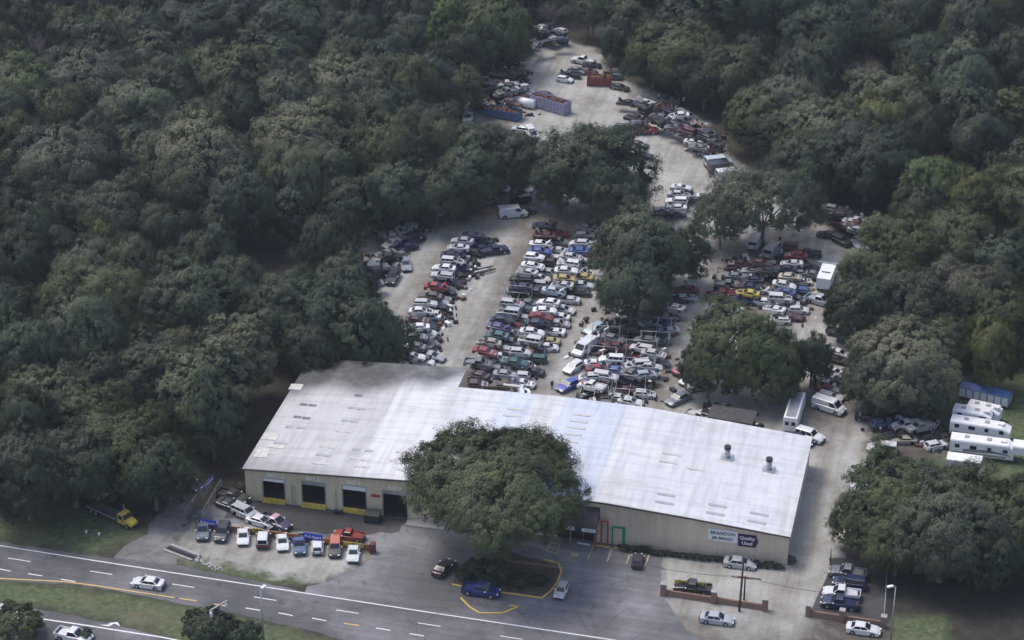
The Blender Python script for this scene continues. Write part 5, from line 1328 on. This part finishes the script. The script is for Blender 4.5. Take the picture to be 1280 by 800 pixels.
# ------------------------------------------------------------------ front of the site: fences, walls, kerbs, poles
def wall_between(pa, pb, name, label, cat, hgt, th, mat, posts, pw, ph, postmat, cap=None):
    a, b = G(*pa), G(*pb); L = (b-a).length; rz = math.atan2(b.y-a.y, b.x-a.x)
    o = empty(name, a, rz, label, cat)
    ps = [L*t for t in posts]
    e = [pw/2+.003]+[]
    for k in range(len(ps)-1): MB().box((ps[k]+pw/2, -th/2, 0), (ps[k+1]-pw/2, th/2, hgt)).build('wall_section', mat, o)
    for p_ in ps:
        q = MB().box((p_-pw/2, -pw/2, 0), (p_+pw/2, pw/2, ph)).build('pillar', postmat, o)
        if cap: MB().box((p_-pw/2-.06, -pw/2-.06, ph), (p_+pw/2+.06, pw/2+.06, ph+.12)).build('pillar_cap', cap, q)
    return o
wall_between((829,744),(956,763), 'brick_wall', 'long low brick wall with three pillars below the black pickup', 'wall', .95, .3, M['brick'], (0,.5,1), .75, 1.9, M['brick'], M['conc'])
wall_between((1010,770),(1104,784), 'brick_wall', 'low brick wall with two pillars below the fenced lot', 'wall', .95, .3, M['brick'], (0,.45,1), .7, 1.8, M['brick'], M['conc'])
for pa, pb, lb in (((843,738),(867,741),'left yellow banner hung behind the long brick wall'),((869,741),(883,743),'small right yellow banner behind the long brick wall')):
    a, b = G(*pa), G(*pb); L = (b-a).length
    o = empty('yellow_banner', a+Vector((0,.35,.75)), math.atan2(b.y-a.y, b.x-a.x), lb, 'banner'); MB().box((0,-.02,0),(L,.02,.85)).build('cloth', M['yellow'], o)
    link('lettering', text_mesh('TIRES' if L > 2.2 else 'SALE', .6, M['ltrd']), o, (L/2, -.04, .42), rot=(math.pi/2, 0, 0))
# brown display fence with boards and banners
FA, FB = G(246,660), G(462,690)
FL = (FB-FA).length; FR = math.atan2(FB.y-FA.y, FB.x-FA.x)
fz = empty('display_fence', FA, FR, 'low brown rail fence with boards behind the front display row', 'fence')
for k in range(12): MB().box((FL*k/11-.1,-.1,0),(FL*k/11+.1,.1,1.25)).build('post', M['wood'], fz)
for k in range(11):
    for z in (.12, .48, .84): MB().box((FL*k/11+.1,-.05,z),(FL*(k+1)/11-.1,.05,z+.31)).build('rail', M['wood'], fz)
def on_fence(t): return FA+(FB-FA)*t
def board(t, L, z, H_, mat, label, txt=None, tmat=None, ts=.6, name='fence_sign'):
    o = empty(name, on_fence(t)+Vector((0,0,z)), FR, label, 'sign' if 'banner' not in name else 'banner')
    MB().box((-L/2,-.2,0),(L/2,-.115,H_)).build('board', mat, o)
    if txt: link('lettering', text_mesh(txt, ts, tmat), o, (0, -.22, H_/2), rot=(math.pi/2, 0, 0))
board(.07, 2.6, .75, 1.05, M['blue'], 'blue banner with white script at the left end of the brown fence', 'Pull-Apart', M['ltrw'], .55, 'blue_banner')
board(.68, 2.9, .8, 1.1, M['blue'], 'blue banner with white script in the right half of the brown fence', 'Pull-Apart', M['ltrw'], .6, 'blue_banner')
board(.36, 1.5, .8, .7, M['yellow'], 'small yellow board beside the maroon wagon', 'SALE', M['ltrd'], .5)
board(.53, 3.4, .7, .7, M['orange'], 'long ochre board in the middle of the brown fence')
board(.79, 2.0, .7, .8, M['orange'], 'ochre and red board beside the right blue banner')
board(.91, 3.0, .6, .75, M['yellow'], 'ochre board at the right end of the brown fence', 'AUTO', M['ltrd'], .5)
o = empty('fence_end_box', on_fence(1.0)+Vector((0,0,0)), FR, 'dark red box at the right end of the brown fence', 'box')
MB().box((.15,-.5,0),(.8,.5,1.6)).build('side_panel', flat('dark_red_board', (.14,.03,.03)), o)
# chain-link fences: posts, rails and a thin lattice
def chain(pts, hgt, label, step=2.6, mat=None):
    W = [G(*q) for q in pts]; o = empty('chain_link_fence', W[0], 0, label, 'fence'); mat = mat or M['metal']
    mesh_ = MB()
    for a, b in zip(W, W[1:]):
        a = a-W[0]; b = b-W[0]; L = (b-a).length; n = max(1, round(L/step))
        for k in range(n): q = a.lerp(b, k/n); MB().tube([q, q+Vector((0,0,hgt))], .04, 6).build('post', mat, o)
        MB().tube([a+Vector((0,0,hgt)), b+Vector((0,0,hgt))], .035, 6).build('top_rail', mat, o)
        m_ = int(L/.35)
        for k in range(m_):
            q = a.lerp(b, k/m_); r_ = a.lerp(b, min(1, (k+hgt/.35*.5)/m_)); mesh_.tube([q, r_+Vector((0,0,hgt))], .006, 3, cap=False); mesh_.tube([q+Vector((0,0,hgt)), r_], .006, 3, cap=False)
    w_ = mesh_.build('wire_mesh', mat, o); w_['kind'] = 'stuff'
    q = W[-1]-W[0]; MB().tube([q, q+Vector((0,0,hgt))], .04, 6).build('post', mat, o)
chain([(232,650),(262,612)], 1.9, 'left chain link fence running back beside the driveway')
chain([(254,652),(277,612)], 1.9, 'right chain link fence running back to the warehouse corner')
chain([(1104,784),(1108,722),(1086,700)], 2.0, 'chain link fence along the right side of the fenced lot')
chain([(1038,722),(1038,699)], 2.0, 'short dark fence at the left top of the fenced lot', 1.2, M['dkmetal'])
o = empty('blue_banner', G(262,612)+Vector((0,0,.9)), math.radians(70), 'blue and white banner on the chain link fence beside the driveway', 'banner'); MB().box((-1.6,-.03,0),(1.6,.03,.9)).build('cloth', M['blue'], o); MB().box((-1.3,-.06,.3),(1.3,-.035,.6)).build('white_band', M['white'], o)
# tree island kerb
def kerb(pts, label, closed=False, mat=M['yline'], w=.22, h_=.15):
    W = [G(*q) for q in pts]; o = empty('painted_kerb', W[0], 0, label, 'kerb')
    if closed: W.append(W[0])
    for a, b in zip(W, W[1:]):
        d = b-a; L = d.length; rz = math.atan2(d.y, d.x); n = max(1, round(L/1.8))
        for k in range(n):
            s = MB().box((.01,-w/2,0),(L/n-.01,w/2,h_)).build('kerb_stone', mat, o, loc=a+d*(k/n)-W[0]); s.rotation_euler = (0, 0, rz)
kerb([(565,731),(585,735),(628,741),(678,748),(688,740),(697,728),(702,714),(698,704),(680,700)], 'yellow kerb around the tree island')
kerb([(576,748),(588,760),(600,767),(628,767),(648,759),(636,757)], 'yellow curved kerb on the road side of the blue pickup')
isl = sheet('tree_island_soil', [(567,729),(585,733),(628,739),(676,746),(687,738),(695,728),(700,715),(696,706),(680,702),(640,690),(600,692),(575,708)], flat('mulch_soil', (.07,.055,.04), .95, 0, .5, 1.2), .02, .2)
for i, (a, b, mt) in enumerate((((722,679),(738,681.5),'blue'),((746,682),(762,685),'yline'),((768,685),(784,687.5),'yline'),((816,691.5),(832,694),'yline'))):
    p0, p1 = G(*a), G(*b); d = p1-p0
    o = empty('parking_stop', p0, math.atan2(d.y, d.x), ('blue and white parking stop nearest the entrance','yellow parking stop second from the entrance','yellow parking stop left of the small black hatchback','yellow parking stop right of the small black hatchback')[i], 'parking stop', 'parking stops along the hedge')
    MB().box((0,-.12,.005),(d.length,.12,.15)).build('stop_block', M['wline'] if mt == 'blue' else M[mt], o)
# low brick edging and timber bits on the island
o = base('brick_edging', 662, 706, 0, 'low brown brick edging on the tree island', 'edging'); MB().box((-4,-.15,.02),(4,.15,.35)).build('edging', M['brick'], o)
# dumpster by the docks
o = empty('dumpster', bl(17.7,-1.6), TH, 'dark dumpster between the third and fourth dock doors', 'dumpster')
MB().box((-1.1,-.8,.1),(1.1,.7,1.3)).build('bin', M['dkmetal'], o); MB().add([(-1.15,-.85,1.3),(1.15,-.85,1.3),(1.15,.75,1.5),(-1.15,.75,1.5),(-1.15,-.85,1.36),(1.15,-.85,1.36),(1.15,.75,1.56),(-1.15,.75,1.56)], [(0,3,2,1),(4,5,6,7),(0,1,5,4),(1,2,6,5),(2,3,7,6),(3,0,4,7)]).build('lid', M['trim'], o); wheels_at(o, [(-.8,-.6),(.8,-.6)], .1, .04)
o = empty('tyre_pile', bl(11.9,-.9), 0, 'little stack of dark tyres between the second and third dock doors', 'tyres')
tm_ = MB(); n = 14; vs = []
for a in range(n):
    for b_ in range(6):
        A = 2*math.pi*a/n; Bq = 2*math.pi*b_/6; r_ = .26+.1*math.cos(Bq); vs.append((r_*math.cos(A), r_*math.sin(A), .1+.1*math.sin(Bq)))
tm_.add(vs, [(a*6+b_, ((a+1) % n)*6+b_, ((a+1) % n)*6+(b_+1) % 6, a*6+(b_+1) % 6) for a in range(n) for b_ in range(6)], True); tme = tm_.mesh('tyre', M['tyre'])
for x, y, z in ((0,0,0),(0,.02,.2),(.03,0,.4),(.75,0,0),(.76,.03,.2)): link('tyre', tme, o, (x, y, z))
# drain culvert on the verge
o = base('culvert_headwall', 232, 690, -8, 'pale concrete culvert headwall at the end of the driveway verge', 'culvert')
MB().add([(-2.8,.5,.0),(2.4,-.6,.0),(2.6,-.2,.0),(-2.6,.95,.0),(-2.8,.5,.3),(2.4,-.6,.3),(2.6,-.2,.3),(-2.6,.95,.3)], [(0,3,2,1),(4,5,6,7),(0,1,5,4),(1,2,6,5),(2,3,7,6),(3,0,4,7)]).build('wall', M['conc'], o)
MB().add([(-3.2,-.9,.0),(1.8,-1.9,.0),(2.0,-1.6,.0),(-3.0,-.55,.0),(-3.2,-.9,.25),(1.8,-1.9,.25),(2.0,-1.6,.25),(-3.0,-.55,.25)], [(0,3,2,1),(4,5,6,7),(0,1,5,4),(1,2,6,5),(2,3,7,6),(3,0,4,7)]).build('wing', M['conc'], o)
MB().add([(-3.0,-.5,.015),(2.0,-1.55,.015),(2.4,-.65,.015),(-2.8,.45,.015)], [(0,1,2,3)]).build('channel', M['hole'], o)
rr = random.Random(9); mb = MB()
for _ in range(40):
    x = rr.uniform(2.2, 7); y = -1.2-(x-2)*.25+rr.gauss(0,.3); s = rr.uniform(.12,.35); mb.tube([(x,y,-.05),(x,y,s*.6)], [s, s*.6], 5)
s_ = mb.build('rubble', M['conc'], o); s_['kind'] = 'stuff'
# poles
def pole_to(px0, py0, px1, py1):      # base pixel, top pixel -> base point and height
    b = G(px0, py0); lo, hi = 0, 30
    for _ in range(40):
        m_ = (lo+hi)/2
        if PX((b.x, b.y, m_))[1] > py1: lo = m_
        else: hi = m_
    return b, lo
b, H_ = pole_to(924, 764, 927, 697)
o = empty('utility_pole', b, TH, 'tall dark wooden utility pole in front of the long brick wall', 'pole')
MB().tube([(0,0,0),(.25,0,H_)], [.17,.11], 8).build('pole_shaft', M['trim'], o)
MB().box((-1.3,-.08,H_*.62),(1.3,.04,H_*.62+.14)).build('crossarm', M['wood'], o)
for x in (-1.2,-.5,.5,1.2): MB().tube([(x,0,H_*.62+.14),(x,0,H_*.62+.34)], .05, 6).build('insulator', M['conc'], o)
b2, H2 = pole_to(930, 750, 931, 720)
o2 = empty('utility_pole', b2, TH, 'shorter dark pole just behind the tall utility pole', 'pole')
MB().tube([(0,0,0),(0,0,H2)], [.14,.1], 8).build('pole_shaft', M['trim'], o2)
MB().box((-1.0,-.06,H2-.3),(2.2,.06,H2-.15)).build('crossarm', M['trim'], o2)
def wire(a, b, sag, label, r=.02):
    pts = [a.lerp(b, t/14)-Vector((0,0,sag*4*(t/14)*(1-t/14))) for t in range(15)]
    tag(MB().tube(pts, r, 4).build('power_line', M['trim']), label, 'cable', 'power lines along the front')
wt = b+Vector((0,0,H_*.62+.3)); al = (G(1050,735)-G(830,705)); al.z = 0; al.normalize()
for k, off in enumerate((0, .9)):
    wire(wt+U*(-.5+off*1.6), wt+U*(-.5+off*1.6)-al*14+Vector((0,0,-.2)), .5, ('upper','lower')[k]+' power line running left from the utility pole')
    wire(wt+U*(-.5+off*1.6), wt+U*(-.5+off*1.6)+al*18+Vector((0,0,-.4)), .6, ('upper','lower')[k]+' power line running right from the utility pole')
def street_light(px0, py0, px1, py1, label, arm, rot):
    b, H_ = pole_to(px0, py0, px1, py1); o = empty('street_lamp', b, rot, label, 'street lamp')
    MB().tube([(0,0,0),(0,0,H_)], [.14,.08], 8).build('pole_shaft', M['metal'], o)
    MB().tube([(0,0,H_-.05),(arm*.5,0,H_+.25),(arm,0,H_+.2)], .05, 6).build('arm', M['metal'], o)
    MB().box((arm-.1,-.2,H_+.08),(arm+.75,.2,H_+.28)).build('lamp_head', M['white'], o)
street_light(1113, 806, 1118, 733, 'grey street lamp at the right of the lower brick wall', .5, math.radians(200))
street_light(330, 806, 337, 738, 'pale street lamp standing in the grassy median', .3, math.radians(60))
b, H_ = pole_to(277, 812, 278, 757)
o = empty('signal_pole', b, math.radians(48), 'dark pole with a tilted crossarm and two white canisters in the median', 'pole')
MB().tube([(0,0,0),(0,0,H_)], [.15,.12], 8).build('pole_shaft', M['trim'], o)
MB().box((-1.5,-.1,H_-.1),(1.5,.1,H_+.08)).build('crossarm', M['conc'], o)
for x in (-1.35, 1.25): MB().tube([(x,0,H_-1.2),(x,0,H_-.15)], .2, 10).build('canister', M['white'], o)
# rubbish and mail box dots on the left verge
for i, (x, y) in enumerate(((108,667),(124,670))):
    o = base('white_marker', x, y, 0, ('left','right')[i]+' small white marker on the left lawn', 'marker'); MB().tube([(0,0,0),(0,0,.5)], [.12,.2], 8).build('marker_body', M['white'], o)

# ------------------------------------------------------------------ a man standing in the lane
def person(px, py, head, label):
    q = G(px, py); o = empty('person', (q.x, q.y, 0), math.radians(head), label, 'person')
    vs = [(0,0,.95),(0,0,1.15),(0,0,1.38),(0,0,1.5),(0,0,1.62),(0,0,1.74), (0,.17,1.42),(.04,.22,1.15),(.10,.22,.88),(0,-.17,1.42),(.02,-.23,1.15),(.06,-.23,.88),(0,.10,.9),(.03,.11,.5),(0,.12,.08),(.12,.12,.03),(0,-.10,.9),(-.02,-.11,.5),(-.05,-.12,.08),(.07,-.12,.03)]
    es = [(0,1),(1,2),(2,3),(3,4),(4,5),(2,6),(6,7),(7,8),(2,9),(9,10),(10,11),(0,12),(12,13),(13,14),(14,15),(0,16),(16,17),(17,18),(18,19)]
    ra = [.16,.15,.17,.06,.095,.08,.075,.05,.035,.075,.05,.035,.10,.065,.045,.04,.10,.065,.045,.04]
    me = bpy.data.meshes.new('body'); me.from_pydata(vs, es, []); b_ = link('body', me, o)
    md = b_.modifiers.new('skin', 'SKIN'); 
    for v_, r_ in zip(me.skin_vertices[0].data if me.skin_vertices else [], ra): v_.radius = (r_, r_)
    b_.modifiers.new('sub', 'SUBSURF').levels = 1
    me.materials.append(M['person_cloth'])
    MB().tube([(0.0,0,1.60),(.02,0,1.72)], [.10,.085], 8).build('face', M['skin'], o)
person(690, 487, -80, 'person in dark clothes standing in the lane left of the blue sedan')

# ------------------------------------------------------------------ thin air haze in one closed box
m = bpy.data.materials.new('haze'); m.use_nodes = True; nt = m.node_tree
nt.nodes.remove(nt.nodes['Principled BSDF'])
vp = nt.nodes.new('ShaderNodeVolumePrincipled'); vp.inputs['Density'].default_value = .00011; vp.inputs['Color'].default_value = (.80, .86, 1.0, 1); vp.inputs['Anisotropy'].default_value = .3
nt.links.new(vp.outputs[0], nt.nodes['Material Output'].inputs['Volume'])
hz = MB().box((-7000,-4000,-1),(7000,10000,196)).build('haze', m); tag(hz, 'thin bluish air over the whole site', 'haze', kind='stuff')

# labels that still coincide are told apart by their order from left to right
names = {}
for o_ in bpy.data.objects:
    if 'label' in o_ and o_.parent is None: names.setdefault(o_['label'], []).append(o_)
for k, v_ in names.items():
    if len(v_) > 1:
        v_.sort(key=lambda o_: PX(o_.location)[0])
        for i, o_ in enumerate(v_):
            o_['label'] = k+', '+('leftmost' if i == 0 else 'rightmost' if i == len(v_)-1 else ORD[i]+' from left')
print('person', [tuple(o_.dimensions) for o_ in bpy.data.objects if o_.parent and o_.parent.name == 'person'])
print('objects', len(bpy.data.objects), 'dup', [(k, len(v_)) for k, v_ in names.items() if len(v_) > 1][:6], 'long', [k for k in names if len(k.split()) > 14][:5])
